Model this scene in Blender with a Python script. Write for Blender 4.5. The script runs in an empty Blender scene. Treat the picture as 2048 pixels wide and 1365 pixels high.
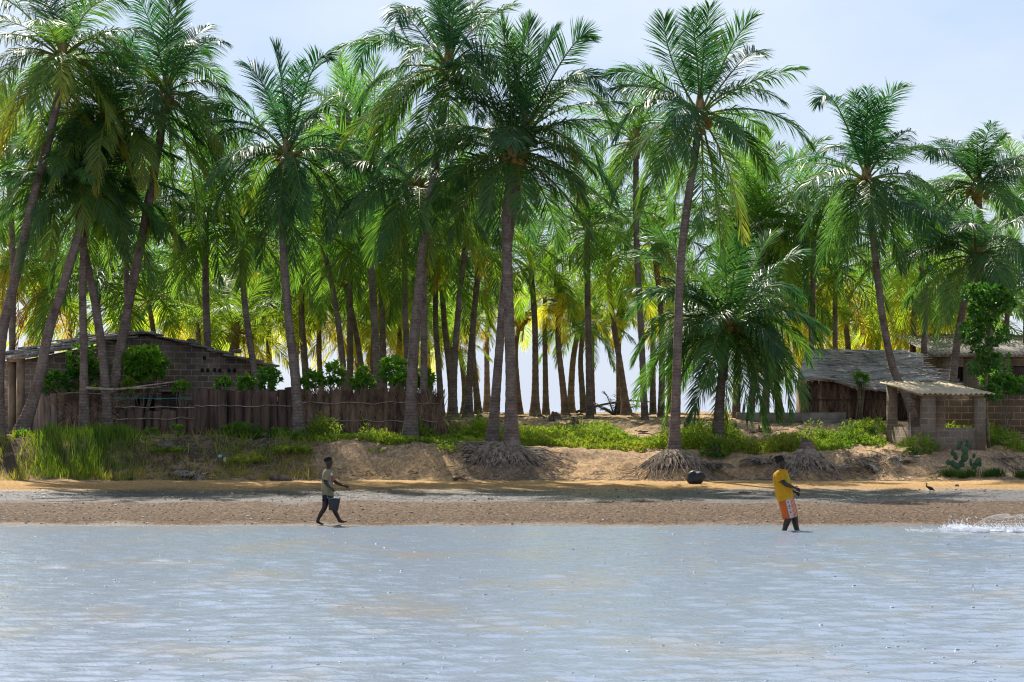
import bpy, bmesh, math
import numpy as np
from mathutils import Vector, Matrix

rng = np.random.default_rng(11)
sc = bpy.context.scene
COL = sc.collection
F_PX, H_CAM, ROW_H = 5700.0, 2.5, 815.0        # focal length in photo pixels, eye height, horizon row
def wx(px, d): return (px - 1024.0) * d / F_PX
def wz(row, d): return H_CAM - (row - ROW_H) * d / F_PX

# ------------------------------------------------------------------ noise
def _hash(ix, iy, seed):
    n = (ix.astype(np.int64) * 374761393 + iy.astype(np.int64) * 668265263 + seed * 974711) & 0xFFFFFFFF
    n = ((n ^ (n >> 13)) * 1274126177) & 0xFFFFFFFF
    n = n ^ (n >> 16)
    return (n & 0xFFFF) / 65535.0
def noise2(x, y, seed=0):
    x = np.asarray(x, float); y = np.asarray(y, float)
    ix = np.floor(x); iy = np.floor(y); fx = x - ix; fy = y - iy
    fx = fx * fx * (3 - 2 * fx); fy = fy * fy * (3 - 2 * fy)
    a = _hash(ix, iy, seed); b = _hash(ix + 1, iy, seed); c = _hash(ix, iy + 1, seed); d = _hash(ix + 1, iy + 1, seed)
    return (a * (1 - fx) + b * fx) * (1 - fy) + (c * (1 - fx) + d * fx) * fy
def fbm(x, y, seed=0, o=3):
    s = 0; a = .5
    for k in range(o):
        s = s + a * noise2(np.asarray(x) * 2 ** k + 17.3 * k, np.asarray(y) * 2 ** k - 9.1 * k, seed + k); a *= .5
    return s

# ------------------------------------------------------------------ ground height
MOUNDS = [(-0.25, 80.9, 1.75, 1.5, 1.50), (4.55, 80.2, 1.35, 1.3, 1.28), (8.25, 80.1, 1.25, 1.25, 1.22)]   # x, y, rx, ry, top z
def toe_y(x): return 79.2 + 0.8 * (noise2(np.asarray(x) * .35, 0 * np.asarray(x), 5) - .5) + 0.35 * (noise2(np.asarray(x) * 1.3, 0 * np.asarray(x), 6) - .5)
def gz(x, y):
    x = np.asarray(x, float); y = np.asarray(y, float)
    px = 1024 + 70.4 * x
    ztop = np.interp(px, [0, 250, 620, 930, 1100, 1350, 2048], [1.58, 1.60, 1.55, 1.46, 1.27, 1.2, 1.15])
    toe = toe_y(x); wid = np.interp(px, [0, 600, 1300, 1700, 2048], [2.6, 2.4, 2.2, 2.6, 3.2])
    beach = np.where(y < 59.9, (y - 59.9) * .03, .0245 * (y - 59.9))
    t = np.clip((y - toe) / wid, 0, 1); ts = t * t * (3 - 2 * t)
    up = np.interp(y, [82, 90, 100, 112, 118, 135, 150, 400], [0, 1, 1.28, 1.42, 1.35, -.4, -3.5, -9])
    z_up = ztop + (2.02 - ztop) * np.minimum(up, 1) + np.where(up > 1, (up - 1) * .62, 0)
    z_up = np.where(y > 118, np.interp(y, [118, 135, 150, 500], [2.24, .6, -1.5, -6]), z_up)
    z = np.where(t < 1, np.minimum(beach, .48) * (1 - ts) + z_up * ts, z_up)
    z = np.where(y < toe, np.minimum(beach, .5), z)
    lump = (fbm(x * 1.1, y * 1.1, 3) - .45) * .30 + (fbm(x * 4, y * 4, 8) - .45) * .17 + (fbm(x * 9, y * 9, 9, 2) - .37) * .07
    z = z + lump * np.clip((y - toe + .5) / 1.5, 0, 1) * np.where(y > 90, .6, 1.0)
    z = z + (fbm(x * .5, y * .35, 21) - .45) * .05 * np.clip((y - 61) / 4, 0, 1)
    for mx, my, rx, ry, top in MOUNDS:
        r = np.sqrt(((x - mx) / rx) ** 2 + ((y - my) / ry) ** 2)
        m = np.clip(1 - r, 0, 1)
        z = np.where(m > 0, np.maximum(z, .35 + (top - .35) * (1 - (1 - m) ** 1.6)), z)
    return z
def g1(x, y): return float(gz(np.array([x]), np.array([y]))[0])

# ------------------------------------------------------------------ materials
def new_mat(name):
    m = bpy.data.materials.new(name); m.use_nodes = True
    nt = m.node_tree; nt.nodes.clear()
    out = nt.nodes.new('ShaderNodeOutputMaterial')
    return m, nt, out
def N(nt, t, **kw):
    n = nt.nodes.new(t)
    for k, v in kw.items():
        if k.startswith('_'): setattr(n, k[1:], v)
        else: n.inputs[k.replace('__', ' ')].default_value = v
    return n
def L(nt, a, b): nt.links.new(a, b)
def ramp(nt, fac, stops, interp='LINEAR'):
    r = nt.nodes.new('ShaderNodeValToRGB'); r.color_ramp.interpolation = interp
    el = r.color_ramp.elements
    while len(el) < len(stops): el.new(.5)
    for e, (p, c) in zip(el, stops):
        e.position = p; e.color = (c[0], c[1], c[2], 1)
    L(nt, fac, r.inputs[0]); return r.outputs[0]
def mixc(nt, fac, a, b, mode='MIX'):
    m = nt.nodes.new('ShaderNodeMix'); m.data_type = 'RGBA'; m.blend_type = mode
    for i, v in ((0, fac), (6, a), (7, b)):
        if hasattr(v, 'links'): L(nt, v, m.inputs[i])
        elif isinstance(v, (int, float)): m.inputs[i].default_value = v
        else: m.inputs[i].default_value = (v[0], v[1], v[2], 1)
    return m.outputs[2]
def mth(nt, op, a, b=None, clamp=False):
    m = nt.nodes.new('ShaderNodeMath'); m.operation = op; m.use_clamp = clamp
    for i, v in ((0, a), (1, b)):
        if v is None: continue
        if hasattr(v, 'links'): L(nt, v, m.inputs[i])
        else: m.inputs[i].default_value = v
    return m.outputs[0]
def noi(nt, scale, detail=4, rough=.55, vec=None, out=0):
    n = nt.nodes.new('ShaderNodeTexNoise'); n.inputs['Scale'].default_value = scale
    n.inputs['Detail'].default_value = detail; n.inputs['Roughness'].default_value = rough
    if vec is not None: L(nt, vec, n.inputs['Vector'])
    return n.outputs[out]
def coords(nt, which='Object', scale=None):
    tc = nt.nodes.new('ShaderNodeTexCoord'); o = tc.outputs[which]
    if scale:
        mp = nt.nodes.new('ShaderNodeMapping'); mp.inputs['Scale'].default_value = scale
        L(nt, o, mp.inputs[0]); o = mp.outputs[0]
    return o
def bsdf(nt, out, col, rough=.8, bump=None, bstr=.5, bdist=.02, spec=.3):
    p = nt.nodes.new('ShaderNodeBsdfPrincipled')
    if hasattr(col, 'links'): L(nt, col, p.inputs['Base Color'])
    else: p.inputs['Base Color'].default_value = (*col[:3], 1)
    if hasattr(rough, 'links'): L(nt, rough, p.inputs['Roughness'])
    else: p.inputs['Roughness'].default_value = rough
    p.inputs['Specular IOR Level'].default_value = spec
    if bump is not None:
        b = nt.nodes.new('ShaderNodeBump'); b.inputs['Strength'].default_value = bstr; b.inputs['Distance'].default_value = bdist
        L(nt, bump, b.inputs['Height']); L(nt, b.outputs[0], p.inputs['Normal'])
    L(nt, p.outputs[0], out.inputs[0]); return p
def simple_mat(name, c1, c2, scale=6, rough=.85, stretch=None, bstr=.4, bdist=.02, spec=.25, lo=.35, hi=.65):
    m, nt, out = new_mat(name)
    v = coords(nt, 'Object', stretch)
    n = noi(nt, scale, 5, .6, v)
    bsdf(nt, out, ramp(nt, n, [(lo, c1), (hi, c2)]), rough, noi(nt, scale * 3, 4, .6, v), bstr, bdist, spec)
    return m

def leaf_mat(name, green, lime, yellow, brown, trans=.45, rough=.34, spec=.5, tgain=1.9):
    """blade colour from the per-plant 'tint' attribute: R = age, G = own brightness"""
    m, nt, out = new_mat(name)
    at = nt.nodes.new('ShaderNodeAttribute'); at.attribute_name = 'tint'
    sp = nt.nodes.new('ShaderNodeSeparateColor'); L(nt, at.outputs['Color'], sp.inputs[0])
    c = ramp(nt, sp.outputs[0], [(0, green), (.35, lime), (.68, yellow), (1, brown)])
    g = mth(nt, 'MULTIPLY_ADD', sp.outputs[1], .9); g.node.inputs[2].default_value = .55
    hs = nt.nodes.new('ShaderNodeHueSaturation'); L(nt, c, hs.inputs['Color']); L(nt, g, hs.inputs['Value'])
    p = nt.nodes.new('ShaderNodeBsdfPrincipled'); L(nt, hs.outputs[0], p.inputs['Base Color'])
    p.inputs['Roughness'].default_value = rough; p.inputs['Specular IOR Level'].default_value = spec
    tr = nt.nodes.new('ShaderNodeBsdfTranslucent')
    tc = mixc(nt, 1.0, hs.outputs[0], (tgain, tgain * 1.0, tgain * .45), 'MULTIPLY'); L(nt, tc, tr.inputs[0])
    mx = nt.nodes.new('ShaderNodeMixShader'); mx.inputs[0].default_value = trans
    L(nt, p.outputs[0], mx.inputs[1]); L(nt, tr.outputs[0], mx.inputs[2]); L(nt, mx.outputs[0], out.inputs[0])
    return m

def block_mat(name, brick1, brick2, mortar, grime, sc_=1.0, grime_amt=.6, bw=.42, bh=.2):
    """hollow concrete block wall, from UVs in metres"""
    m, nt, out = new_mat(name)
    uv = coords(nt, 'UV')
    wob = nt.nodes.new('ShaderNodeVectorMath'); wob.operation = 'MULTIPLY_ADD'
    L(nt, noi(nt, 7, 2, .5, uv, 1), wob.inputs[0]); wob.inputs[1].default_value = (.03, .03, 0); L(nt, uv, wob.inputs[2])
    b = nt.nodes.new('ShaderNodeTexBrick'); L(nt, wob.outputs[0], b.inputs['Vector'])
    b.inputs['Color1'].default_value = (*brick1, 1); b.inputs['Color2'].default_value = (*brick2, 1); b.inputs['Mortar'].default_value = (*mortar, 1)
    b.inputs['Scale'].default_value = 1; b.inputs['Mortar Size'].default_value = .016; b.inputs['Mortar Smooth'].default_value = .3
    b.inputs['Brick Width'].default_value = bw; b.inputs['Row Height'].default_value = bh; b.inputs['Bias'].default_value = -.1
    ob = coords(nt, 'Object')
    gf = ramp(nt, noi(nt, .9, 5, .6, ob), [(.42, (0, 0, 0)), (.66, (1, 1, 1))])
    gf2 = mth(nt, 'MULTIPLY', gf, grime_amt)
    c = mixc(nt, gf2, b.outputs[0], grime)
    c = mixc(nt, .5, c, ramp(nt, noi(nt, 14, 5, .7, ob), [(.3, (.45, .45, .45)), (.7, (1.1, 1.1, 1.1))]), 'MULTIPLY')
    hgt = mth(nt, 'ADD', mth(nt, 'MULTIPLY', b.outputs[1], -1.0), mth(nt, 'MULTIPLY', noi(nt, 30, 4, .6, ob), .5))
    bsdf(nt, out, c, .93, hgt, .7, .012, .15)
    return m

# ------------------------------------------------------------------ mesh builder
class MB:
    def __init__(s): s.v = []; s.f = []; s.n = 0; s.t = []; s.fm = []
    def add(s, v, faces, tint=None, mi=0):
        v = np.asarray(v, float).reshape(-1, 3)
        s.v.append(v)
        for f in faces:
            f = np.asarray(f, np.int64)
            if f.ndim == 1: f = f[None]
            s.f.append(f + s.n); s.fm.append(np.full(len(f), mi))
        s.t.append(np.zeros((len(v), 2)) if tint is None else np.broadcast_to(np.asarray(tint, float), (len(v), 2)))
        s.n += len(v); return s
    def box(s, c, size, rot=None, mi=0, tint=None, jit=0):
        h = np.array(size) / 2.0
        v = np.array([[-1, -1, -1], [1, -1, -1], [1, 1, -1], [-1, 1, -1], [-1, -1, 1], [1, -1, 1], [1, 1, 1], [-1, 1, 1]], float) * h
        if jit: v = v + rng.normal(0, jit, v.shape)
        if rot is not None: v = v @ np.array(rot).T
        return s.add(v + np.array(c), BOXF, tint, mi)
    def hexa(s, pts, mi=0): return s.add(pts, BOXF, None, mi)
    def tube(s, pts, rad, n=6, cap=True, tint=None, mi=0):
        pts = np.asarray(pts, float); k = len(pts)
        rad = np.broadcast_to(np.asarray(rad, float), (k,))
        d = np.gradient(pts, axis=0); d /= np.linalg.norm(d, axis=1)[:, None] + 1e-9
        ref = np.where(np.abs(d[:, 2:3]) > .85, np.array([[1., 0, 0]]), np.array([[0, 0, 1.]]))
        if np.abs(d[:, 2]).mean() > .6: ref = np.tile([1., 0, 0], (k, 1))
        a = np.cross(d, ref); a /= np.linalg.norm(a, axis=1)[:, None] + 1e-9; b = np.cross(d, a)
        th = np.arange(n) * 2 * math.pi / n
        v = pts[:, None] + rad[:, None, None] * (np.cos(th)[None, :, None] * a[:, None] + np.sin(th)[None, :, None] * b[:, None])
        i = np.arange(k - 1)[:, None] * n; j = np.arange(n)[None]; j2 = (j + 1) % n
        f = np.stack([i + j, i + j2, i + n + j2, i + n + j], -1).reshape(-1, 4)
        fs = [f]
        if cap: fs += [np.arange(n)[::-1][None], (np.arange(n) + (k - 1) * n)[None]]
        return s.add(v.reshape(-1, 3), fs, tint, mi)
    def ell(s, c, r, nu=8, nv=6, rot=None, mi=0, tint=None):
        u = np.arange(nu) * 2 * math.pi / nu; w = (np.arange(1, nv)) * math.pi / nv
        ring = np.stack([np.sin(w)[:, None] * np.cos(u), np.sin(w)[:, None] * np.sin(u), np.cos(w)[:, None] + 0 * u], -1).reshape(-1, 3)
        v = np.concatenate([ring, [[0, 0, 1], [0, 0, -1]]]) * np.asarray(r, float)
        if rot is not None: v = v @ np.array(rot).T
        fs = []; j = np.arange(nu); j2 = (j + 1) % nu
        for i in range(nv - 2): fs.append(np.stack([i * nu + j, (i + 1) * nu + j, (i + 1) * nu + j2, i * nu + j2], -1))
        t = (nv - 1) * nu
        fs.append(np.stack([np.full(nu, t), j, j2], -1)); b0 = (nv - 2) * nu
        fs.append(np.stack([np.full(nu, t + 1), b0 + j2, b0 + j], -1))
        return s.add(v + np.array(c), fs, tint, mi)
    def build(s, name, mats, parent=None, smooth=False, tint=False, uv=False, loc=None):
        me = bpy.data.meshes.new(name)
        v = np.concatenate(s.v); me.vertices.add(len(v)); me.vertices.foreach_set('co', v.astype(np.float32).ravel())
        tot = np.concatenate([np.full(len(f), f.shape[1]) for f in s.f]); idx = np.concatenate([f.ravel() for f in s.f])
        me.loops.add(len(idx)); me.loops.foreach_set('vertex_index', idx.astype(np.int32))
        me.polygons.add(len(tot)); st = np.concatenate([[0], np.cumsum(tot)[:-1]])
        me.polygons.foreach_set('loop_start', st.astype(np.int32))
        try: me.polygons.foreach_set('loop_total', tot.astype(np.int32))
        except Exception: pass
        if not isinstance(mats, (list, tuple)): mats = [mats]
        for m in mats: me.materials.append(m)
        if len(mats) > 1: me.polygons.foreach_set('material_index', np.concatenate(s.fm).astype(np.int32))
        me.update(calc_edges=True)
        if smooth: me.polygons.foreach_set('use_smooth', np.ones(len(tot), bool))
        if tint:
            t = np.concatenate(s.t); c = np.zeros((len(v), 4), np.float32); c[:, :2] = t; c[:, 3] = 1
            a = me.attributes.new('tint', 'FLOAT_COLOR', 'POINT'); a.data.foreach_set('color', c.ravel())
        if uv:
            ul = me.uv_layers.new(name='UVMap'); nr = np.zeros(len(tot) * 3, np.float32); me.polygons.foreach_get('normal', nr)
            nr = np.abs(nr.reshape(-1, 3)); ax = np.argmax(nr, 1); la = np.repeat(ax, tot); co = v[idx]
            u = np.where((la == 0)[:, None], co[:, [1, 2]], np.where((la == 1)[:, None], co[:, [0, 2]], co[:, [0, 1]]))
            ul.data.foreach_set('uv', u.astype(np.float32).ravel())
        me.validate(); me.update()
        o = bpy.data.objects.new(name, me); COL.objects.link(o)
        if parent is not None: o.parent = parent
        if loc is not None: o.location = loc
        return o
BOXF = [np.array([[0, 3, 2, 1], [4, 5, 6, 7], [0, 1, 5, 4], [1, 2, 6, 5], [2, 3, 7, 6], [3, 0, 4, 7]])]

def tag(o, label=None, cat=None, group=None, kind=None):
    if label: o['label'] = label
    if cat: o['category'] = cat
    if group: o['group'] = group
    if kind: o['kind'] = kind
    return o
def thing(name, label, cat, loc=(0, 0, 0), rz=0, group=None):
    o = bpy.data.objects.new(name, None); COL.objects.link(o); o.empty_display_size = .2
    o.location = loc; o.rotation_euler = (0, 0, rz); return tag(o, label, cat, group)
def nrm(v): v = np.asarray(v, float); return v / (np.linalg.norm(v, axis=-1, keepdims=True) + 1e-9)
def rotz(a): c, s = math.cos(a), math.sin(a); return np.array([[c, -s, 0], [s, c, 0], [0, 0, 1.]])
def roty(a): c, s = math.cos(a), math.sin(a); return np.array([[c, 0, s], [0, 1, 0], [-s, 0, c.real]])
def rotx(a): c, s = math.cos(a), math.sin(a); return np.array([[1, 0, 0], [0, c, -s], [0, s, c]])
def spline(pts, n):
    """Catmull-Rom through pts, n samples"""
    p = np.asarray(pts, float); p = np.concatenate([[2 * p[0] - p[1]], p, [2 * p[-1] - p[-2]]])
    u = np.linspace(0, len(p) - 3 - 1e-6, n); i = u.astype(int); t = (u - i)[:, None]
    a, b, c, d = p[i], p[i + 1], p[i + 2], p[i + 3]
    return .5 * (2 * b + (c - a) * t + (2 * a - 5 * b + 4 * c - d) * t ** 2 + (3 * b - a - 3 * c + d) * t ** 3)

# ------------------------------------------------------------------ camera, sky, sun
SUN_EL, SUN_AZ = 48.0, 20.0                     # degrees above the horizon; degrees to the left of straight ahead
cam = bpy.data.cameras.new('camera'); co_ = bpy.data.objects.new('camera', cam); COL.objects.link(co_)
co_.location = (0, 0, H_CAM); co_.rotation_euler = (math.pi / 2, 0, 0)
cam.sensor_width = 36; cam.lens = F_PX / 2048 * 36; cam.shift_y = (ROW_H - 682.5) / 2048
cam.clip_start = .5; cam.clip_end = 9000
sc.camera = co_
w = bpy.data.worlds.new('World'); sc.world = w; w.use_nodes = True
nt = w.node_tree; nt.nodes.clear()
wo = nt.nodes.new('ShaderNodeOutputWorld'); bg = nt.nodes.new('ShaderNodeBackground'); L(nt, bg.outputs[0], wo.inputs[0])
sky = nt.nodes.new('ShaderNodeTexSky'); sky.sky_type = 'NISHITA'; sky.sun_disc = False
sky.sun_elevation = math.radians(SUN_EL); sky.sun_rotation = math.radians(-SUN_AZ)
sky.air_density = 1.0; sky.dust_density = .6; sky.ozone_density = 2.5; sky.altitude = 0
tc = nt.nodes.new('ShaderNodeTexCoord')
mp = nt.nodes.new('ShaderNodeMapping'); mp.inputs['Scale'].default_value = (5, 5, 11); mp.inputs['Location'].default_value = (1.3, 0, .42); L(nt, tc.outputs['Generated'], mp.inputs[0])
cl = ramp(nt, noi(nt, 1.0, 6, .55, mp.outputs[0]), [(.40, (0, 0, 0)), (.66, (1, 1, 1))])
SKY_STR = .076
sz_ = nt.nodes.new('ShaderNodeSeparateXYZ'); L(nt, tc.outputs['Generated'], sz_.inputs[0])
pale = ramp(nt, sz_.outputs[2], [(0, (.8, .8, .8)), (.16, (.72, .72, .72)), (.5, (.22, .22, .22)), (1, (.05, .05, .05))])
cc = mixc(nt, mth(nt, 'MULTIPLY', cl, .5), mixc(nt, pale, sky.outputs[0], (5.5, 6.6, 8.6)), (8.6, 9.0, 9.7))
L(nt, cc, bg.inputs[0]); bg.inputs[1].default_value = SKY_STR
sl = bpy.data.lights.new('sun', 'SUN'); sl.energy = 5.0; sl.angle = math.radians(.5); sl.color = (1, .93, .82)
so = bpy.data.objects.new('sun', sl); COL.objects.link(so)
e, a = math.radians(SUN_EL), math.radians(SUN_AZ)
SUN = Vector((-math.sin(a) * math.cos(e), math.cos(a) * math.cos(e), math.sin(e)))
so.rotation_euler = (-SUN).to_track_quat('-Z', 'Y').to_euler(); so.location = (-20, 60, 60)
sc.view_settings.view_transform = 'Standard'; sc.view_settings.look = 'None'; sc.view_settings.exposure = 0.6; sc.view_settings.gamma = 1
sc.render.engine = 'CYCLES'; sc.cycles.use_denoising = True; sc.cycles.max_bounces = 6; sc.cycles.diffuse_bounces = 3
sc.cycles.transparent_max_bounces = 12; sc.cycles.filter_width = 1.15; sc.cycles.sample_clamp_indirect = 6

# ------------------------------------------------------------------ ground
def axis(segs):
    out = []
    for a, b, st in segs: out.append(np.arange(a, b, st))
    return np.concatenate(out + [[segs[-1][1]]])
def sheet(name, xs, ys, zf, mat, smooth=True):
    X, Y = np.meshgrid(xs, ys); Z = zf(X, Y)
    b = MB(); nx, ny = len(xs), len(ys)
    i = (np.arange(ny - 1)[:, None] * nx + np.arange(nx - 1)[None]).reshape(-1)
    b.add(np.stack([X, Y, Z], -1).reshape(-1, 3), [np.stack([i, i + 1, i + nx + 1, i + nx], -1)])
    o = b.build(name, mat, smooth=smooth); return tag(o, kind='structure')

m, nt, out = new_mat('shore_ground')
ge = coords(nt, 'Object'); sx = nt.nodes.new('ShaderNodeSeparateXYZ'); L(nt, ge, sx.inputs[0])
ny_ = mth(nt, 'MULTIPLY_ADD', mth(nt, 'SUBTRACT', noi(nt, .45, 4, .6, ge), .5), 5.0); L(nt, sx.outputs[1], ny_.node.inputs[2])
zone = nt.nodes.new('ShaderNodeMapRange'); zone.inputs[1].default_value = 59; zone.inputs[2].default_value = 89; L(nt, ny_, zone.inputs[0])
z30 = lambda y: (y - 59) / 30.0
base = ramp(nt, zone.outputs[0], [(0, (.065, .046, .032)), (z30(61), (.118, .080, .050)), (z30(68.2), (.138, .096, .062)), (z30(69.6), (.06, .052, .056)), (z30(73.2), (.065, .055, .055)),
                                  (z30(75), (.40, .245, .10)), (z30(78.5), (.53, .345, .16)), (z30(81), (.50, .345, .21)), (1, (.47, .33, .20))])
gr = ramp(nt, noi(nt, 13, 6, .8, coords(nt, 'Object', (1, .4, 1))), [(.40, (.22, .20, .20)), (.5, (.9, .9, .9)), (.60, (2.1, 2.0, 1.9))])
wetm = ramp(nt, zone.outputs[0], [(z30(73), (1, 1, 1)), (z30(76), (.35, .35, .35)), (1, (.45, .45, .45))])
c = mixc(nt, wetm, base, gr, 'MULTIPLY')
cp = ramp(nt, noi(nt, .8, 6, .68, coords(nt, 'Object', (1, .5, 1))), [(.53, (0, 0, 0)), (.66, (1, 1, 1))])
upm = ramp(nt, zone.outputs[0], [(z30(79.5), (0, 0, 0)), (z30(82), (.75, .75, .75))])
c = mixc(nt, mth(nt, 'MULTIPLY', cp, upm), c, (.17, .125, .09))
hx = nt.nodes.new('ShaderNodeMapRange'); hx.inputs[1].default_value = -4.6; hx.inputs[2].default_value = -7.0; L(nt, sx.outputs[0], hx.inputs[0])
left_bank_dark = mth(nt, 'MULTIPLY', mth(nt, 'MULTIPLY', hx.outputs[0], ramp(nt, zone.outputs[0], [(z30(78.6), (0, 0, 0)), (z30(80), (1, 1, 1)), (z30(82), (1, 1, 1)), (z30(83.5), (.2, .2, .2))])), ramp(nt, noi(nt, 1.1, 5, .65, ge), [(.36, (0, 0, 0)), (.5, (.9, .9, .9))]))
c = mixc(nt, left_bank_dark, c, (.075, .06, .045))  # noisy darker tone over the left end of the bank
rg = ramp(nt, zone.outputs[0], [(0, (.35, .35, .35)), (z30(61), (.75, .75, .75)), (z30(68.5), (.7, .7, .7)), (z30(70), (.30, .30, .30)), (z30(73.5), (.30, .30, .30)), (z30(76), (.9, .9, .9))])
rgn = mth(nt, 'ADD', rg, mth(nt, 'MULTIPLY', mth(nt, 'SUBTRACT', noi(nt, 5, 4, .6, ge), .5), .35), True)
hb = mth(nt, 'ADD', noi(nt, 13, 6, .8, coords(nt, 'Object', (1, .4, 1))), mth(nt, 'MULTIPLY', noi(nt, 45, 3, .6, ge), .4))
gp = bsdf(nt, out, c, rgn, hb, 1.0, .05, .45)
L(nt, ramp(nt, zone.outputs[0], [(z30(60), (.4, .4, .4)), (z30(61.5), (.06, .06, .06)), (z30(68.5), (.08, .08, .08)), (z30(70), (.5, .5, .5)), (z30(73.3), (.5, .5, .5)), (z30(75.5), (.05, .05, .05))]), gp.inputs['Specular IOR Level'])
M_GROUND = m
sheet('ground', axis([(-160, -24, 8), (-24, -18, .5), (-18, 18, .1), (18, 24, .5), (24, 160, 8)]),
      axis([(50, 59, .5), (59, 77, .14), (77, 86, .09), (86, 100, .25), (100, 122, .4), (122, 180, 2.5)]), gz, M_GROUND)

# ------------------------------------------------------------------ water (lagoon in front, open sea behind the dune)
m, nt, out = new_mat('lagoon_water')
ob = coords(nt, 'Object', (1, .55, 1))
h = mth(nt, 'ADD', noi(nt, 6.5, 4, .62, ob), mth(nt, 'MULTIPLY', noi(nt, 20, 3, .5, ob), .35))
h = mth(nt, 'MULTIPLY', h, .017)
silt = ramp(nt, noi(nt, .55, 5, .7, coords(nt, 'Object', (.7, .35, 1))), [(.50, (.245, .30, .39)), (.74, (.33, .30, .255))])
p = bsdf(nt, out, silt, .19, h, 1.0, 1.0, .5); p.inputs['IOR'].default_value = 1.6
M_WATER = m
wv = np.random.default_rng(5); NW = 46
lam = np.exp(wv.uniform(math.log(.28), math.log(.85), NW)); th = wv.normal(math.radians(-75), math.radians(38), NW); ph = wv.uniform(0, 6.28, NW)
amp = .0030 * lam ** .85
def wave(X, Y):
    Z = np.zeros_like(X); near = (np.abs(X) < 40) & (Y > 10) & (Y < 66)
    x, y = X[near], Y[near]; z = np.zeros_like(x)
    g = .45 + 1.1 * fbm(x * .25, y * .12, 41)
    for l_, t_, p_, a_ in zip(lam, th, ph, amp): z += a_ * np.sin(2 * math.pi / l_ * (x * math.cos(t_) + y * math.sin(t_)) + p_)
    Z[near] = z * g * np.clip((63 - y) / 5, .35, 1); return Z
ya = [18.0]
while ya[-1] < 63: ya.append(ya[-1] + .0028 * ya[-1])
M_GLINT_BUMP, nt, out = new_mat('glint_bump_water'); p = bsdf(nt, out, (.26, .32, .41), .27, None, spec=.5); p.inputs['IOR'].default_value = 1.6
WATER = sheet('water', axis([(-4000, -200, 400), (-200, -40, 20), (-40, -13, 1.0), (-13, 13, .085), (13, 40, 1.0), (40, 200, 20), (200, 4000, 400)]),
      np.concatenate([axis([(-400, -20, 40), (-20, 17, 1.0)])[:-1], ya, axis([(66, 200, 10), (200, 8000, 400)])]), wave, M_WATER)

# sparse lens-shaped bumps added on the lagoon, shaped only to give sun glints
bm_ = MB(); r = np.random.default_rng(19)
for k in range(800):
    d = 25 + 36 * r.random() ** 1.25; x = wx(r.uniform(-400, 2450), d); s_ = r.uniform(.4, 1.0) * (.33 + .17 * (r.random() < .2))
    z = float(wave(np.array([x]), np.array([d]))[0]); nu, nv = 12, 5
    ring = [(0, 0, .021 * s_)] + [(.085 * s_ * q * math.cos(t), .05 * s_ * q * math.sin(t), .021 * s_ * (1 - q * q) - (.01 if q == 1 else 0)) for q in (.25, .5, .75, 1) for t in np.arange(nu) * 2 * math.pi / nu]
    v = np.array(ring) @ rotz(r.normal(0, .5)).T + np.array([x, d, z + .002]); j = np.arange(nu); j2 = (j + 1) % nu
    bm_.add(v, [np.stack([0 * j, 1 + j, 1 + j2], -1)] + [np.stack([1 + i * nu + j, 1 + (i + 1) * nu + j, 1 + (i + 1) * nu + j2, 1 + i * nu + j2], -1) for i in range(3)])
wl = bm_.build('glint_bumps', M_GLINT_BUMP, smooth=True); tag(wl, 'small lens bumps added over the lagoon to glint in the sun', 'glint_bumps', kind='stuff')
# the ground colour is darker in patches on the left end of the bank
# ================================================================== coconut palms
M_FROND = leaf_mat('palm_frond', (.034, .105, .036), (.165, .265, .032), (.40, .36, .04), (.27, .16, .06), trans=.52, rough=.44, spec=.38, tgain=2.6)
M_FROND_F = leaf_mat('front_palm_frond', (.020, .084, .042), (.10, .195, .032), (.38, .30, .035), (.25, .15, .07), trans=.42, rough=.42, spec=.46, tgain=2.3)
m, nt, out = new_mat('palm_bark')
v = coords(nt, 'Object', (1, 1, 1)); wv_ = nt.nodes.new('ShaderNodeTexWave'); wv_.bands_direction = 'Z'; wv_.inputs['Scale'].default_value = 3.4
wv_.inputs['Distortion'].default_value = 5.0; wv_.inputs['Detail'].default_value = 4; wv_.inputs['Detail Scale'].default_value = 2.2; L(nt, v, wv_.inputs[0])
c = mixc(nt, .5, ramp(nt, noi(nt, 3.2, 6, .7, v), [(.3, (.095, .07, .06)), (.52, (.20, .155, .13)), (.72, (.33, .275, .235))]),
         ramp(nt, wv_.outputs[1], [(.05, (.55, .52, .52)), (.4, (1.05, 1.05, 1.05))]), 'MULTIPLY')
c = mixc(nt, ramp(nt, noi(nt, 1.1, 4, .6, v), [(.5, (0, 0, 0)), (.62, (.5, .5, .5))]), c, (.30, .265, .235))
bsdf(nt, out, c, .95, mth(nt, 'ADD', mth(nt, 'MULTIPLY', wv_.outputs[1], .5), noi(nt, 30, 4, .6, v)), .8, .025, .1); M_BARK = m
M_ROOT = simple_mat('root_fibre', (.13, .095, .068), (.44, .36, .275), 8, .95)
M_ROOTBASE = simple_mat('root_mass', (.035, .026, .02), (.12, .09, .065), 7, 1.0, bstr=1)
M_NUT = simple_mat('coconut_husk', (.20, .16, .03), (.36, .17, .04), 2.5, .55)
M_SHEATH = simple_mat('leaf_sheath', (.16, .10, .045), (.36, .24, .10), 9, .9, (1, 1, .3))

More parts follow.
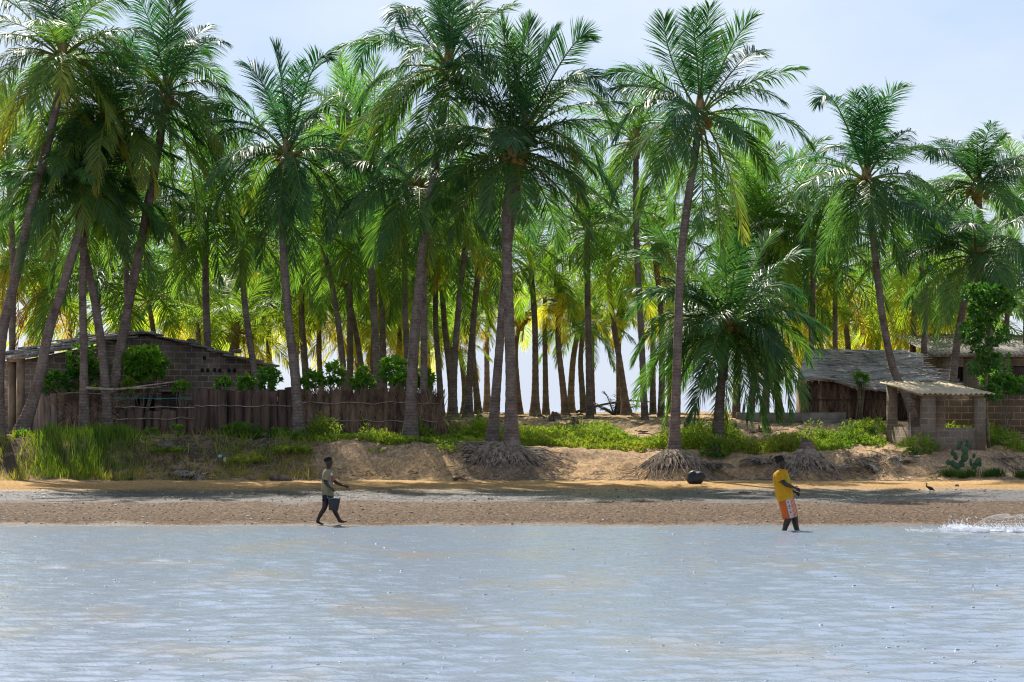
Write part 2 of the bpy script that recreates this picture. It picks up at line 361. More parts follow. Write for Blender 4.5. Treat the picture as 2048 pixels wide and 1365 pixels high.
def bez(P0, P1, P2, t):
    t = np.asarray(t)[:, None]; return (1 - t) ** 2 * P0 + 2 * t * (1 - t) * P1 + t ** 2 * P2, 2 * (1 - t) * (P1 - P0) + 2 * t * (P2 - P1)
def frond(b, P0, P1, P2, age, bright, llen=.85, nl=74, r=rng, hang=1.0, wid=.033):
    P0, P1, P2 = (np.asarray(q, float) for q in (P0, P1, P2))
    t = np.linspace(0, 1, 13); pts, _ = bez(P0, P1, P2, t)
    b.tube(pts, np.linspace(.035, .006, 13), 4, tint=(min(1, age * .6 + .36), bright), cap=False)
    s0 = r.uniform(.09, .14)
    s = np.tile(np.linspace(s0, 1.0, nl) ** .93, 2) + r.normal(0, .004, 2 * nl); s = np.clip(s, .1, 1)
    sg = np.repeat([1.0, -1.0], nl)
    B, T = bez(P0, P1, P2, s); T = nrm(T)
    roll = r.normal(0, .35)
    S = nrm(np.cross(T, np.array([[0, 0, 1.0]]) + r.normal(0, .03, (1, 3)))); U = np.cross(S, T)
    S, U = S * math.cos(roll) + U * math.sin(roll), U * math.cos(roll) - S * math.sin(roll)
    q = (s - s0) / (1 - s0)
    ln = llen * np.interp(q, [0, .12, .35, .7, .92, 1], [.5, .85, 1, .9, .6, .4]) * r.uniform(.9, 1.06, 2 * nl)
    ang = np.interp(q, [0, .5, 1], [1.12, .85, .3]) + r.normal(0, .07, 2 * nl)
    lift = np.interp(q, [0, 1], [.32, .12]) + r.normal(0, .11, 2 * nl) + .1 * np.sin(s * r.uniform(6, 14) + sg)
    D = nrm(T * np.cos(ang)[:, None] + S * (sg * np.sin(ang))[:, None] + U * lift[:, None])
    dr = hang * r.uniform(.75, 1.15, 2 * nl) * (.12 + .88 * np.sqrt(np.clip(1 - T[:, 2] ** 2, 0, 1)))
    g = np.array([0, 0, -1.0])
    D1 = nrm(D + g * (dr * .45)[:, None]); D2 = nrm(D + g * (dr * 1.35)[:, None])
    p0 = B; p1 = B + D1 * (ln * .5)[:, None]; p2 = p1 + D2 * (ln * .5)[:, None]
    W = nrm(T - D * np.sum(T * D, 1)[:, None] + U * r.normal(0, .3, 2 * nl)[:, None])
    w0 = wid * r.uniform(.75, 1.2, 2 * nl)[:, None]
    V = np.stack([p0 - W * w0 * .25, p0 + W * w0 * .25, p1 - W * w0 * .5, p1 + W * w0 * .5, p2 - W * w0 * .06, p2 + W * w0 * .06], 1)
    k = np.arange(2 * nl)[:, None] * 6
    f = np.concatenate([k + np.array([[0, 1, 3, 2]]), k + np.array([[2, 3, 5, 4]])])
    keep = (r.random(2 * nl) > .05 + .12 * age) & ~((np.abs(q - r.uniform(.2, 1.4)) < r.uniform(.0, .05)) & (sg > 0)) & ~((np.abs(q - r.uniform(.2, 1.4)) < r.uniform(.0, .06)) & (sg < 0))
    ta = np.clip(age + r.normal(0, .05, 2 * nl) + np.where(age > .3, (q - .5) * .25, 0), 0, 1)
    tint = np.stack([np.repeat(ta, 6), np.full(12 * nl, bright)], -1)
    V = V[keep]; tint = tint.reshape(2 * nl, 6, 2)[keep].reshape(-1, 2); k = np.arange(len(V))[:, None] * 6
    f = np.concatenate([k + np.array([[0, 1, 3, 2]]), k + np.array([[2, 3, 5, 4]])])
    b.add(V.reshape(-1, 3), [f], tint)

def vdir(az, el): return np.array([math.cos(az) * math.cos(el), math.sin(az) * math.cos(el), math.sin(el)])
def age_of(t, fresh, old, r): return float(np.clip(fresh + (old - fresh) * max(0, t - .45) / .55 + r.normal(0, .05), 0, 1))
def add_random(b, n, Lf, r, t0=0., t1=1., fresh=.05, old=.35, llen=.82, nl=66, az0=0., wind=0.):
    for i in range(n):
        t = t0 + (t1 - t0) * (i + .5) / n; az = az0 + i * 2.39996 + r.normal(0, .2)
        el = math.radians(np.interp(t, [0, .25, .6, 1], [84, 60, 28, -22])) + r.normal(0, .1)
        bend = math.radians(np.interp(t, [0, .3, .7, 1], [20, 52, 76, 66])) * r.uniform(.75, 1.25)
        l_ = Lf * r.uniform(.85, 1.1) * (0.8 if t < .1 else 1)
        d0 = vdir(az, el); d1 = vdir(az + r.normal(0, .12), max(el - bend, -1.5))
        P0 = d0 * .12; P1 = P0 + d0 * l_ * .45; P2 = P1 + d1 * l_ * .55 + np.array([wind * l_, 0, 0])
        frond(b, P0, P1, P2, age_of(t, fresh, old, r), r.uniform(.25, .8), llen, nl, r, hang=np.interp(t, [0, .4, 1], [.25, .7, .9]))
def add_tips(b, hub, tips, s, r, Lf=3.6, fresh=.05, old=.3, llen=.92, nl=88):
    for tp in tips:
        dx, dz = (tp[0] - hub[0]) / s, (hub[1] - tp[1]) / s
        pl = math.hypot(dx, dz); L_ = max(Lf * r.uniform(.9, 1.08), pl * 1.02)
        dy = math.sqrt(max(L_ * L_ * .8 - pl * pl, .02)) * (r.choice([-1, 1]) * r.uniform(.55, 1.0))
        P2 = np.array([dx, dy, dz])
        if len(tp) >= 4:
            vx, vz = (tp[2] - hub[0]) / s, (hub[1] - tp[3]) / s
            P1 = 2 * np.array([vx, dy * .45, vz]) - .5 * P2
        else:
            up = .34 if dz < .2 * pl else .16
            P1 = P2 * .5 + np.array([0, 0, up * L_]) if dz < .55 * pl else np.array([dx * .22, dy * .2, dz * .66])
        down = np.clip(.5 - dz / (2 * L_), 0, 1)
        frond(b, P1 * .08, P1, P2, age_of(down, fresh, old, r), r.uniform(.25, .85), llen, nl, r, hang=np.interp(down, [0, .5, 1], [.3, .8, .9]))

CROWNS = []
def crown_library():
    for i in range(9):
        r = np.random.default_rng(100 + i); b = MB()
        fresh, old, n, Lf = [(.04, .22, 26, 3.3), (.10, .45, 24, 3.2), (.05, .2, 28, 3.4), (.2, .6, 22, 3.0), (.28, .62, 20, 2.8), (.12, .4, 26, 3.3), (.03, .3, 24, 3.0), (.34, .75, 20, 2.8), (.1, .55, 25, 3.3)][i]
        add_random(b, n - 3, Lf, r, 0, .93, fresh, old, .84, 56, r.uniform(0, 6))
        if i in (1, 3, 8):                       # a skirt of dead fronds
            for k in range(4):
                az = r.uniform(0, 6.28); d = vdir(az, -.6); e2 = vdir(az, -1.35)
                frond(b, d * .1, d * 1.0, d * 1.0 + e2 * 1.4, .95, .4, .6, 36, r)
        CROWNS.append(b)
crown_library()
CROWN_MESH = [None] * 9
def crown_from_lib(i, parent, loc, rz, s):
    if CROWN_MESH[i] is None:
        o = CROWNS[i].build('crown', M_FROND, parent, tint=True); CROWN_MESH[i] = o.data
    else:
        o = bpy.data.objects.new('crown', CROWN_MESH[i]); COL.objects.link(o); o.parent = parent
    o.location = loc; o.rotation_euler = (0, 0, rz); o.scale = (s, s, s * 1.0); return o

def trunk(parent, pts, r0, r1, r=rng, flare=1.9, n=9):
    pts = np.asarray(pts, float); ln = np.linalg.norm(np.diff(pts, axis=0), axis=1).sum()
    k = max(12, int(ln / .085)); q = spline(pts, k); t = np.linspace(0, 1, k)
    rad = r0 + (r1 - r0) * t ** .8
    h = t * ln; rad = rad * (1 + (flare - 1) * np.exp(-h / .5))
    rad = rad * (1 + .05 * (np.arange(k) % 3 == 0) + r.normal(0, .012, k))
    b = MB(); b.tube(q, rad, n); return b.build('trunk', M_BARK, parent, smooth=True)
def nuts(parent, loc, r, n=9, drop=.35):
    b = MB(); cl_ = MB()
    for i in range(n):
        az = r.uniform(0, 6.28); p_ = np.array(loc) + np.array([math.cos(az) * r.uniform(.15, .34), math.sin(az) * r.uniform(.15, .34), -r.uniform(.05, drop)])
        b.ell(p_, (.10, .10, .125), 8, 6, rotz(r.uniform(0, 3)))
    b.ell(np.array(loc) - [0, 0, drop * .5], (.24, .24, drop * .55), 8, 6)
    b.build('coconut_cluster', M_NUT, parent, smooth=True)
    for i in range(9):                          # old leaf bases and dry flower stalks
        az = r.uniform(0, 6.28); d = vdir(az, r.uniform(-.3, .7)); p_ = np.array(loc)
        cl_.tube([p_ - [0, 0, .2], p_ + d * .25, p_ + d * .55 + np.array([0, 0, -.12])], [.07, .05, .012], 5)
    cl_.tube([np.array(loc) - [0, 0, .55], np.array(loc) + [0, 0, .1], np.array(loc) + [0, 0, .7]], [.13, .17, .06], 8)
    cl_.build('leaf_sheath', M_SHEATH, parent, smooth=True)
def roots(parent, org, x, y, z0, rx, ry, n, r, r_in=.25, front=True, name='root_mat'):
    """a skirt of adventitious roots laid over the eroded bank, in world coordinates minus org"""
    b = MB(); org = np.array(org)
    for i in range(n):
        a = r.uniform(-math.pi, math.pi) if not front else -math.pi / 2 + np.clip(r.normal(0, 1.0), -2.6, 2.6)
        R = r.uniform(.3, 1.32); q = []
        for k in range(7):
            u = k / 6; rr = r_in / max(rx, .1) * (1 - u) + R * u
            aa = a + r.normal(0, .085) * (k > 0)
            X, Y = x + math.cos(aa) * rx * rr, y + math.sin(aa) * ry * rr
            q.append((X, Y, max(g1(X, Y), .0) + .03 + .05 * math.sin(u * 3.1) + r.normal(0, .022)))
        q = np.array(q); q[0, 2] = max(q[0, 2], z0 - .02); q[-1, 2] -= .04
        b.tube(q - org, np.linspace(.019, .008, 7) * r.uniform(.6, 1.35), 4, cap=False)
    b.build(name, M_ROOT, parent, smooth=True)
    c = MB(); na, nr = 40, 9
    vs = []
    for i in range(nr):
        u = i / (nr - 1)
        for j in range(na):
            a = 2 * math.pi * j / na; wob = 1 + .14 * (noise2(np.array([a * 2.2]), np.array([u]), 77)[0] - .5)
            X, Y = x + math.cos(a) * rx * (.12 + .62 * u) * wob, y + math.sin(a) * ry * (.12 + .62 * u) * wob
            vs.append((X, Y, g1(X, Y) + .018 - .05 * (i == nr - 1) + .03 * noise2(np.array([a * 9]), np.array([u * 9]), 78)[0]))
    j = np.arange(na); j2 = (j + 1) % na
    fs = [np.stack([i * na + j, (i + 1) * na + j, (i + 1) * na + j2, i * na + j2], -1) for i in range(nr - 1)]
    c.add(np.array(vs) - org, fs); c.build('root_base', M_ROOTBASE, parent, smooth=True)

# ---- the large palms of the front row: trunk as photo points (column, row), crown as a hub and frond tips
HERO = [
 dict(lab='tall palm at the far edge beside the block house, with big yellowing drooping crown', d=82.5, trunk=[(-6, 772), (2, 690), (30, 560), (62, 420), (98, 280), (118, 190), (125, 120)],
   tips=[(-30, 40, 30, 15), (-50, 120, 40, 80), (2, 255, 40, 130), (12, 300, 65, 175), (118, -60), (55, -40), (195, -40), (262, 20, 190, 25), (310, 70, 220, 60), (315, 245, 255, 150), (262, 345, 195, 165), (130, 340), (190, 380, 165, 250), (72, 310, 90, 190), (212, 255, 180, 140), (30, -30), (160, 300), (240, 300, 190, 190), (95, 260), (-20, 340, 50, 200)], rnd=9, fresh=.22, old=.58, r=(.20, .125)),
 dict(lab='leaning palm with curved grey trunk rising before the block house pillar', d=83, trunk=[(40, 862), (75, 770), (98, 660), (130, 560), (168, 430), (200, 320), (222, 235)], tips=[(120, 380), (190, 420), (250, 400), (300, 380, 280, 270), (110, 300, 150, 220), (215, 60), (150, 110), (290, 90)], rnd=16, fresh=.14, old=.55, r=(.215, .125)),
 dict(lab='palm with pale trunk bending back towards the house, crossing two other trunks', d=84, trunk=[(216, 862), (210, 760), (192, 620), (172, 520), (158, 440), (150, 350)], tips=[(60, 480), (120, 500), (200, 500), (240, 460)], rnd=18, fresh=.05, old=.45, r=(.18, .115)),
 dict(lab='stout palm leaning towards the gable, its crown reaching into open sky', d=84.5, trunk=[(226, 850), (232, 760), (252, 640), (280, 500), (305, 370), (322, 270), (332, 190)],
   tips=[(462, 102, 395, 112), (448, 215, 400, 130), (405, 40, 370, 90), (345, -40), (392, 80, 370, 100), (420, 340, 385, 210), (462, 400, 400, 250), (400, 470, 375, 300), (350, 490), (300, 460), (250, 430, 285, 280), (235, 110, 280, 110), (205, 310, 260, 210), (290, 10), (370, -10), (480, 470, 420, 300), (440, 440)], rnd=8, fresh=.08, old=.36, r=(.20, .13)),
 dict(lab='upright dark trunked palm before the woven frond panel', d=83.6, trunk=[(168, 850), (168, 720), (166, 600), (168, 500), (175, 400)], tips=[], rnd=22, fresh=.03, old=.3, r=(.16, .11)),
 dict(lab='palm leaning at the junction of stake fence and thatch fence, crown clear of others', d=83, trunk=[(600, 862), (590, 760), (577, 640), (566, 500), (566, 400), (574, 312)],
   tips=[(490, 128, 535, 190), (550, 95), (655, 122, 620, 160), (607, 140), (655, 200, 625, 215), (398, 222, 470, 214), (420, 300, 470, 252), (463, 352, 505, 300), (705, 335, 640, 268), (765, 402, 685, 310), (662, 475, 640, 370), (560, 480, 570, 380), (620, 450), (482, 480, 525, 380), (440, 425, 495, 330), (520, 525, 545, 410), (592, 525), (700, 465, 650, 350), (530, 170), (585, 440, 590, 370)], rnd=4, fresh=.03, old=.26, r=(.175, .11)),
 dict(lab='tallest palm of the front row, smooth pale trunk at the end of thatch fence', d=82.6, trunk=[(820, 868), (825, 740), (836, 600), (850, 470), (868, 350), (884, 240), (896, 140)],
   tips=[(715, 122, 768, 66), (710, 215, 775, 138), (688, 285, 765, 210), (798, 8, 840, 60), (795, 100, 822, 30), (850, -70), (905, -90), (985, -30), (982, 72, 945, 20), (742, 335, 790, 215), (1005, 170, 950, 120), (960, 255, 935, 180), (832, 330, 860, 230), (900, 330), (780, 280, 820, 190), (930, -60), (870, -40)], rnd=8, fresh=.06, old=.42, r=(.205, .125)),
 dict(lab='thin dark palm standing close behind the tallest front palm', d=84, trunk=[(848, 862), (848, 740), (848, 600), (846, 480), (838, 380)], tips=[(700, 470), (770, 520), (900, 520)], rnd=18, fresh=.05, old=.4, r=(.14, .1)),
 dict(lab='straight palm on the exposed root mat, broad dense crown with orange coconuts', d=81.0, trunk=[(1022, 886), (1022, 760), (1017, 600), (1013, 450), (1018, 380), (1026, 314)],
   tips=[(790, 392, 900, 298), (872, 402, 930, 325), (862, 202, 935, 168), (935, 90), (1003, 40), (1060, 42), (1105, 82), (1172, 72, 1120, 130), (1212, 200, 1135, 165), (1228, 255, 1150, 180), (1205, 325, 1135, 242), (1188, 335), (1228, 405, 1150, 310), (1250, 432, 1130, 345), (978, 445, 990, 355), (1062, 475), (1122, 485, 1085, 380), (900, 480, 950, 370), (870, 430, 930, 340), (762, 335, 860, 275), (900, 130, 960, 170), (1040, 450, 1040, 370), (1180, 470, 1110, 370)], rnd=7, fresh=.08, old=.26, r=(.205, .135)),
 dict(lab='palm leaning in front of its straight twin on the exposed root mat', d=82.0, trunk=[(984, 882), (994, 760), (1005, 620), (1018, 480), (1036, 360), (1050, 268)], tips=[(1000, 60), (1112, 62), (1155, 135), (1060, 45)], rnd=9, fresh=.1, old=.4, r=(.175, .11)),
 dict(lab='tall palm standing on a dark cone of exposed roots beside short bushy palm', d=80.6, trunk=[(1348, 902), (1352, 800), (1356, 660), (1362, 520), (1376, 400), (1390, 310), (1400, 232)],
   tips=[(1225, 142, 1300, 152), (1325, 48, 1345, 130), (1412, 28), (1500, 42, 1455, 110), (1525, 92, 1480, 125), (1602, 135, 1500, 165), (1622, 288, 1530, 225), (1562, 345, 1490, 270), (1225, 405, 1300, 270), (1228, 285, 1300, 208), (1262, 462, 1335, 310), (1368, 330, 1375, 255), (1400, 455, 1405, 350), (1442, 505, 1430, 370), (1485, 475, 1455, 340), (1350, 425, 1370, 320), (1375, 40), (1440, 60), (1465, 300, 1440, 245), (1310, 380, 1345, 275), (1540, 250, 1480, 225)], rnd=3, fresh=.05, old=.36, r=(.175, .115)),
 dict(lab='short bushy palm with crown hanging almost to the weeds', d=83.6, trunk=[(1435, 872), (1440, 800), (1448, 720), (1456, 652)],
   tips=[(1300, 470, 1370, 520), (1278, 505, 1350, 545), (1262, 622, 1345, 585), (1268, 722, 1340, 640), (1272, 805, 1345, 690), (1332, 842, 1385, 720), (1382, 835, 1420, 735), (1440, 495), (1482, 478), (1545, 470, 1510, 530), (1592, 512, 1545, 545), (1602, 590, 1545, 570), (1652, 655, 1560, 620), (1622, 722, 1555, 645), (1602, 805, 1550, 690), (1562, 835, 1520, 720), (1530, 852, 1500, 740), (1450, 855, 1455, 740), (1492, 835), (1400, 765, 1420, 690), (1330, 560), (1640, 700, 1570, 600), (1585, 770, 1530, 665), (1300, 770, 1360, 660), (1580, 830, 1545, 690)], rnd=22, fresh=.06, old=.32, r=(.165, .14)),
 dict(lab='palm with twisting dark trunk rising before the thatched hut roof', d=88, trunk=[(1834, 850), (1816, 800), (1788, 740), (1768, 650), (1756, 560), (1745, 460), (1733, 362)],
   tips=[(1627, 218, 1668, 216), (1700, 197), (1722, 192), (1792, 185, 1752, 240), (1785, 243, 1765, 270), (1660, 292, 1700, 290), (1570, 322, 1645, 310), (1588, 405, 1645, 352), (1872, 282, 1810, 300), (1892, 375, 1820, 345), (1902, 482, 1835, 392), (1600, 472, 1660, 385), (1642, 535, 1690, 420), (1682, 565, 1710, 445), (1742, 505), (1792, 545, 1765, 430), (1852, 485, 1800, 400), (1702, 475), (1850, 540, 1800, 420), (1750, 210)], rnd=4, fresh=.03, old=.28, r=(.17, .11)),
 dict(lab='palm with light trunk behind the roofed shelter, crown of silvery green', d=87.5, trunk=[(1902, 860), (1906, 760), (1918, 660), (1932, 590), (1952, 516)],
   tips=[(1848, 432, 1890, 440), (1828, 522, 1880, 478), (1828, 605, 1880, 530), (1868, 645, 1905, 560), (2042, 602, 2000, 540), (2062, 560, 2010, 500), (2065, 500, 2010, 470), (1992, 425), (1920, 420), (1950, 605), (1902, 605, 1920, 550), (2012, 625, 1985, 560), (1960, 410)], rnd=8, fresh=.08, old=.35, r=(.165, .115)),
 dict(lab='palm with upright feathery crown against the sky behind the roofed shelter', d=91, trunk=[(1985, 850), (1980, 700), (1968, 540), (1955, 375)],
   tips=[(1842, 322, 1890, 310), (1905, 270), (1965, 258), (1988, 282), (2052, 315, 2010, 320), (2065, 345, 2010, 345), (1850, 385, 1895, 360), (1838, 425, 1885, 385), (1872, 500, 1905, 430), (2005, 330), (2062, 425, 2020, 380), (1935, 280), (1880, 470)], rnd=6, fresh=.07, old=.3, r=(.15, .11)),
]
def palm_at(lab, d, tr, s_px=None):
    s = F_PX / d
    bx = wx(tr[0][0], d); by = d; bz = g1(bx, by) - .06
    pts = np.array([[wx(p[0], d) - bx, .0, wz(p[1], d) - bz] for p in tr]); pts[0] = (0, 0, 0)
    n = len(pts); pts[:, 1] = np.sin(np.linspace(0, 2.2, n)) * .25 * (rng.random() - .5)
    root = thing('coconut_palm', lab, 'palm tree', (bx, by, bz), 0, None)
    return root, pts, s
for i, h in enumerate(HERO):
    r = np.random.default_rng(500 + i)
    root, pts, s = palm_at(h['lab'], h['d'], h['trunk'])
    root['group'] = 'large palms of the front row'
    trunk(root, pts, h['r'][0] * .80, h['r'][1] * .88, r)
    hub = pts[-1]; b = MB()
    Lf = 3.7 if i not in (11,) else 3.3
    add_tips(b, h['trunk'][-1], h['tips'], s, r, Lf, h['fresh'] * .7, h['old'] * .85)
    add_random(b, h['rnd'] + 3, Lf * .92, r, .25 if h['tips'] else 0, 1, h['fresh'], h['old'] * .8, .9, 84, r.uniform(0, 6))
    o = b.build('crown', M_FROND_F, root, tint=True); o.location = hub
    nuts(root, hub, r, 10 if i not in (8,) else 22)
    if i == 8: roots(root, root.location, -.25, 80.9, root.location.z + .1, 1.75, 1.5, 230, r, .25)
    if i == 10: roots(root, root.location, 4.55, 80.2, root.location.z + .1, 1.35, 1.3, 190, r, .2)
    h['root'] = root

# ---- the grove behind: (label, base column, distance, hub column, hub row, crown type, crown size)
BG = [
 ('young palm, bright lime crown just above the house gable end', 472, 95, 470, 660, 4, .85),
 ('palm with bare lower trunk between house end and leaning fence palm', 505, 104, 500, 500, 5, 1),
 ('thin palm beside the house eave, small low crown', 547, 102, 541, 600, 8, .8),
 ('palm with hanging pale fronds behind the leafy bushes on the fence', 618, 100, 606, 470, 2, 1),
 ('yellow fronded palm low behind the stake fence end', 645, 106, 640, 610, 3, .85),
 ('palm with curved trunk sweeping up behind the thatch fence', 692, 92, 642, 430, 2, 1.05),
 ('palm leaning away from the curved palm behind thatch fence', 730, 100, 682, 500, 5, .95),
 ('slim straight palm between two round bushes on thatch fence', 741, 104, 748, 500, 1, .9),
 ('palm with whitish ringed trunk behind the tallest bush', 768, 96, 760, 470, 0, 1),
 ('palm with pale crown high behind the thatch fence bushes', 700, 98, 692, 232, 6, .85),
 ('leaning thin palm with dark trunk beside the gap in the grove', 884, 98, 872, 520, 5, .95),
 ('palm at the fence end whose trunk bows into the gap', 907, 99, 882, 560, 2, .95),
 ('thin palm slanting in open sky beyond the fence end', 932, 110, 898, 640, 6, .75),
 ('bare palm with ragged dead fronds in the middle of the gap', 957, 106, 948, 650, 3, .62),
 ('pale ringed palm with flared foot just beyond the twin trunks', 1070, 100, 1062, 520, 2, .95),
 ('palm with lemon yellow crown near the centre of the gap', 1132, 101, 1118, 610, 7, .85),
 ('dark leaning palm behind the lemon yellow palm', 1142, 109, 1158, 660, 6, .85),
 ('shaggy palm with old leaf stubs down its trunk', 1168, 105, 1166, 670, 0, .78),
 ('large curved palm with flared foot beside the brush heap', 1254, 100, 1216, 500, 5, 1),
 ('palm with wide pale foot close behind the tall rooted palm', 1322, 97, 1306, 470, 1, 1.02),
 ('palm with small pale foot under the short bushy palm', 1472, 96, 1490, 430, 0, 1),
 ('high palm just behind the tall rooted palm crown', 1290, 94, 1272, 290, 2, .85),
 ('bushy palm of the mid grove beyond the twin palms', 1180, 96, 1175, 440, 2, 1),
 ('palm with light new fronds beside the tall rooted palm', 1500, 95, 1520, 390, 5, .95),
 ('yellow palm over the near end of the thatched hut', 1600, 104, 1590, 560, 3, .95),
 ('golden palm crown just above the thatched ridge', 1690, 103, 1690, 640, 7, .85),
 ('palm with thick dark trunk above the hut ridge', 1672, 98, 1672, 500, 8, .95),
 ('lime palm above the far end of the thatched ridge', 1790, 106, 1790, 630, 4, .9),
 ('palm with straight thin trunk between hut and back house', 1830, 102, 1828, 560, 1, .95),
 ('yellow edged palm leaning over the back house roof corner', 1868, 104, 1872, 600, 3, .85),
 ('dark palm behind the back house', 2010, 103, 2016, 560, 6, 1),
 ('palm at the frame edge above the back house', 2050, 100, 2056, 380, 2, .95),
 ('palm between the hut palm and the silvery palm', 1840, 97, 1842, 470, 5, .9),
 ('tall dark palm between the fence palm and tallest palm', 760, 90, 748, 330, 0, 1.05),
 ('dark crowned palm under the tallest palm', 820, 92, 810, 430, 2, 1),
 ('palm with brown tipped fronds under the tallest palm crown', 905, 93, 935, 440, 8, 1),
 ('palm beside the fence palm, crown half lost in shade', 520, 87.5, 480, 420, 2, 1),
 ('shaded palm over the house ridge', 330, 97, 300, 560, 5, .95),
 ('lime backlit palm over the gable slope', 390, 101, 392, 580, 4, .95),
 ('yellow green palm low over the gable apex', 330, 106, 340, 620, 7, .85),
 ('dark palm over the house roof, behind crossing trunks', 200, 96, 196, 520, 0, 1.05),
 ('palm over the roof slope beside the leaning grey trunk', 95, 98, 84, 540, 8, 1),
 ('palm with orange fronds near the house roof corner', 30, 96, 24, 480, 3, 1),
 ('dark palm behind the big yellowing crown', 20, 92, 16, 330, 2, 1.05),
 ('palm behind the stout leaning palm, hanging in shade', 420, 88, 412, 400, 0, 1.05),
 ('dense palm behind the crossing trunks', 260, 88.5, 250, 400, 6, 1.05),
 ('palm behind the short bushy palm with yellow lower fronds', 1560, 101, 1545, 590, 3, .95),
 ('olive palm beyond the stake fence', 440, 106, 440, 560, 8, .9),
 ('palm with olive fronds behind the curved and leaning palms', 790, 106, 800, 570, 8, .95),
]
BG += [
 ('deep shade palm between short bushy palm and hut palm', 1620, 95, 1626, 440, 0, 1),
 ('dark palm filling the space below tallest and twin palms', 936, 96, 962, 480, 2, .95),
 ('low dark palm behind the short bushy palm', 1528, 96, 1540, 520, 0, .95),

 ('low lime palm over the middle of house roof slope', 150, 104, 140, 640, 4, .9),
 ('low olive palm over the house ridge end', 250, 108, 268, 650, 7, .85),
 ('low yellow palm just above the gable right of apex', 400, 110, 408, 655, 3, .85),
 ('low palm seen between the fence palm and curved palm', 600, 112, 598, 640, 7, .9),
 ('low lime palm behind the round bush on thatch fence', 715, 110, 716, 640, 4, .95),
 ('low golden palm behind the tallest bush', 800, 112, 806, 650, 3, .95),
 ('low palm crown tucked behind the tallest palm trunk', 858, 112, 852, 650, 7, .8),
 ('short lime palm just beyond the end of thatch fence', 902, 108, 900, 700, 4, .8),
 ('short bright palm framed by the twin palms and the pale ringed palm', 1040, 107, 1040, 640, 4, .85),
 ('lime palm low between pale ringed and lemon yellow palms', 1092, 106, 1090, 600, 7, .9),
 ('lime palm low behind the shaggy palm', 1185, 107, 1188, 610, 4, .95),
 ('bright low palm behind the curved palm with flared foot', 1240, 108, 1242, 640, 7, .9),
 ('sunlit low palm between brush heap and tall rooted palm', 1306, 106, 1308, 620, 4, .9),
 ('sunlit low palm behind thatch fence, left of its tallest bush', 756, 106, 752, 650, 4, .85),
 ('low palm with rusty fronds left of the twin palms', 975, 114, 978, 600, 8, .75),
 ('low golden palm behind the fronds of short bushy palm', 1340, 108, 1344, 620, 3, .9),
 ('low yellow palm behind the hut roof near end', 1640, 112, 1640, 650, 7, .95),
 ('low golden palm behind the hut roof middle', 1740, 112, 1738, 660, 3, .95),
 ('low lime palm behind the hut roof far end', 1850, 112, 1852, 655, 4, .9),
 ('low palm in shade behind the leafy thin tree', 1960, 108, 1965, 620, 6, 1),
]
for i, (lab, bxp, d, hx, hy, ct, cs) in enumerate(BG):
    gap = 850 < hx < 1345
    if gap: hy += 18 if 330 < hy < 560 else -6; cs *= 1.0 if hy < 560 else .86
    else: hy += 42 if 330 < hy < 600 else (15 if hy < 330 else 8); cs *= 1.12
    r = np.random.default_rng(900 + i)
    bx = wx(bxp, d); bz = g1(bx, d) - .05; hxw = wx(hx, d) - bx; hz = wz(hy, d) - bz
    root = thing('coconut_palm', lab, 'palm tree', (bx, d, bz), 0, 'palms of the grove behind')
    bow = (r.random() - .5) * .35 + hxw * .1
    pts = [(0, 0, 0), (hxw * .18 + bow * .6, 0, hz * .3), (hxw * .55 + bow, r.normal(0, .1), hz * .65), (hxw, r.normal(0, .2), hz)]
    trunk(root, pts, r.uniform(.105, .14), r.uniform(.075, .095), r, r.choice([1.3, 1.6, 2.1]), 8)
    crown_from_lib(ct, root, pts[-1], r.uniform(0, 6.28), cs)
    if i % 3 == 0: nuts(root, np.array(pts[-1]), r, 7)
# ================================================================== buildings, fences
M_BLOCK_DARK = block_mat('weathered_blocks', (.27, .21, .16), (.13, .105, .088), (.44, .36, .27), (.05, .042, .038), grime_amt=.6, bw=.36, bh=.18)
M_BLOCK_LIT = block_mat('tan_blocks', (.26, .165, .10), (.19, .12, .075), (.50, .40, .27), (.20, .15, .10), grime_amt=.35, bw=.40, bh=.2)
M_BLOCK_GREY = block_mat('grey_blocks', (.29, .235, .175), (.18, .145, .11), (.36, .30, .225), (.13, .10, .08), grime_amt=.5, bw=.36, bh=.18)
M_RENDER = simple_mat('worn_render', (.20, .145, .095), (.38, .29, .20), 2.2, .95)
M_DARK = simple_mat('dark_interior', (.012, .011, .012), (.03, .026, .024), 3, 1.0)
M_SHUT = simple_mat('shutter_wood', (.05, .035, .03), (.12, .085, .07), 8, .9, (1, 1, .2))
M_SLAB = simple_mat('roof_slab', (.11, .10, .095), (.34, .31, .28), 3.0, .95)
M_CONC = simple_mat('old_concrete', (.16, .135, .11), (.32, .27, .22), 2.5, .95)
M_CORR = simple_mat('fibre_cement', (.48, .39, .26), (.72, .60, .43), 2.4, .92, lo=.3, hi=.7)
M_CORRG = simple_mat('grey_sheet', (.28, .25, .23), (.48, .43, .38), 2.4, .92)
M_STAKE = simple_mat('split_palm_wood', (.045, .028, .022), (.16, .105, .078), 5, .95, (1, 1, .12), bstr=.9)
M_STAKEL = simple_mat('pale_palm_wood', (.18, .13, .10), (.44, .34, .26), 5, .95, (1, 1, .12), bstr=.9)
M_THATCH = simple_mat('dry_frond_thatch', (.09, .056, .04), (.36, .235, .155), 6, .98, (1, 1, .25), bstr=.9)
M_REED = simple_mat('grey_thatch', (.28, .245, .235), (.80, .73, .68), 5, .98, (.25, 1, 1), bstr=.8)
M_STICK = simple_mat('dry_sticks', (.20, .155, .115), (.50, .42, .34), 5, .95)
M_DKSTICK = simple_mat('dark_litter', (.06, .045, .035), (.20, .155, .12), 5, .95)
M_LINE = simple_mat('teal_line', (.03, .20, .19), (.05, .30, .28), 3, .7)
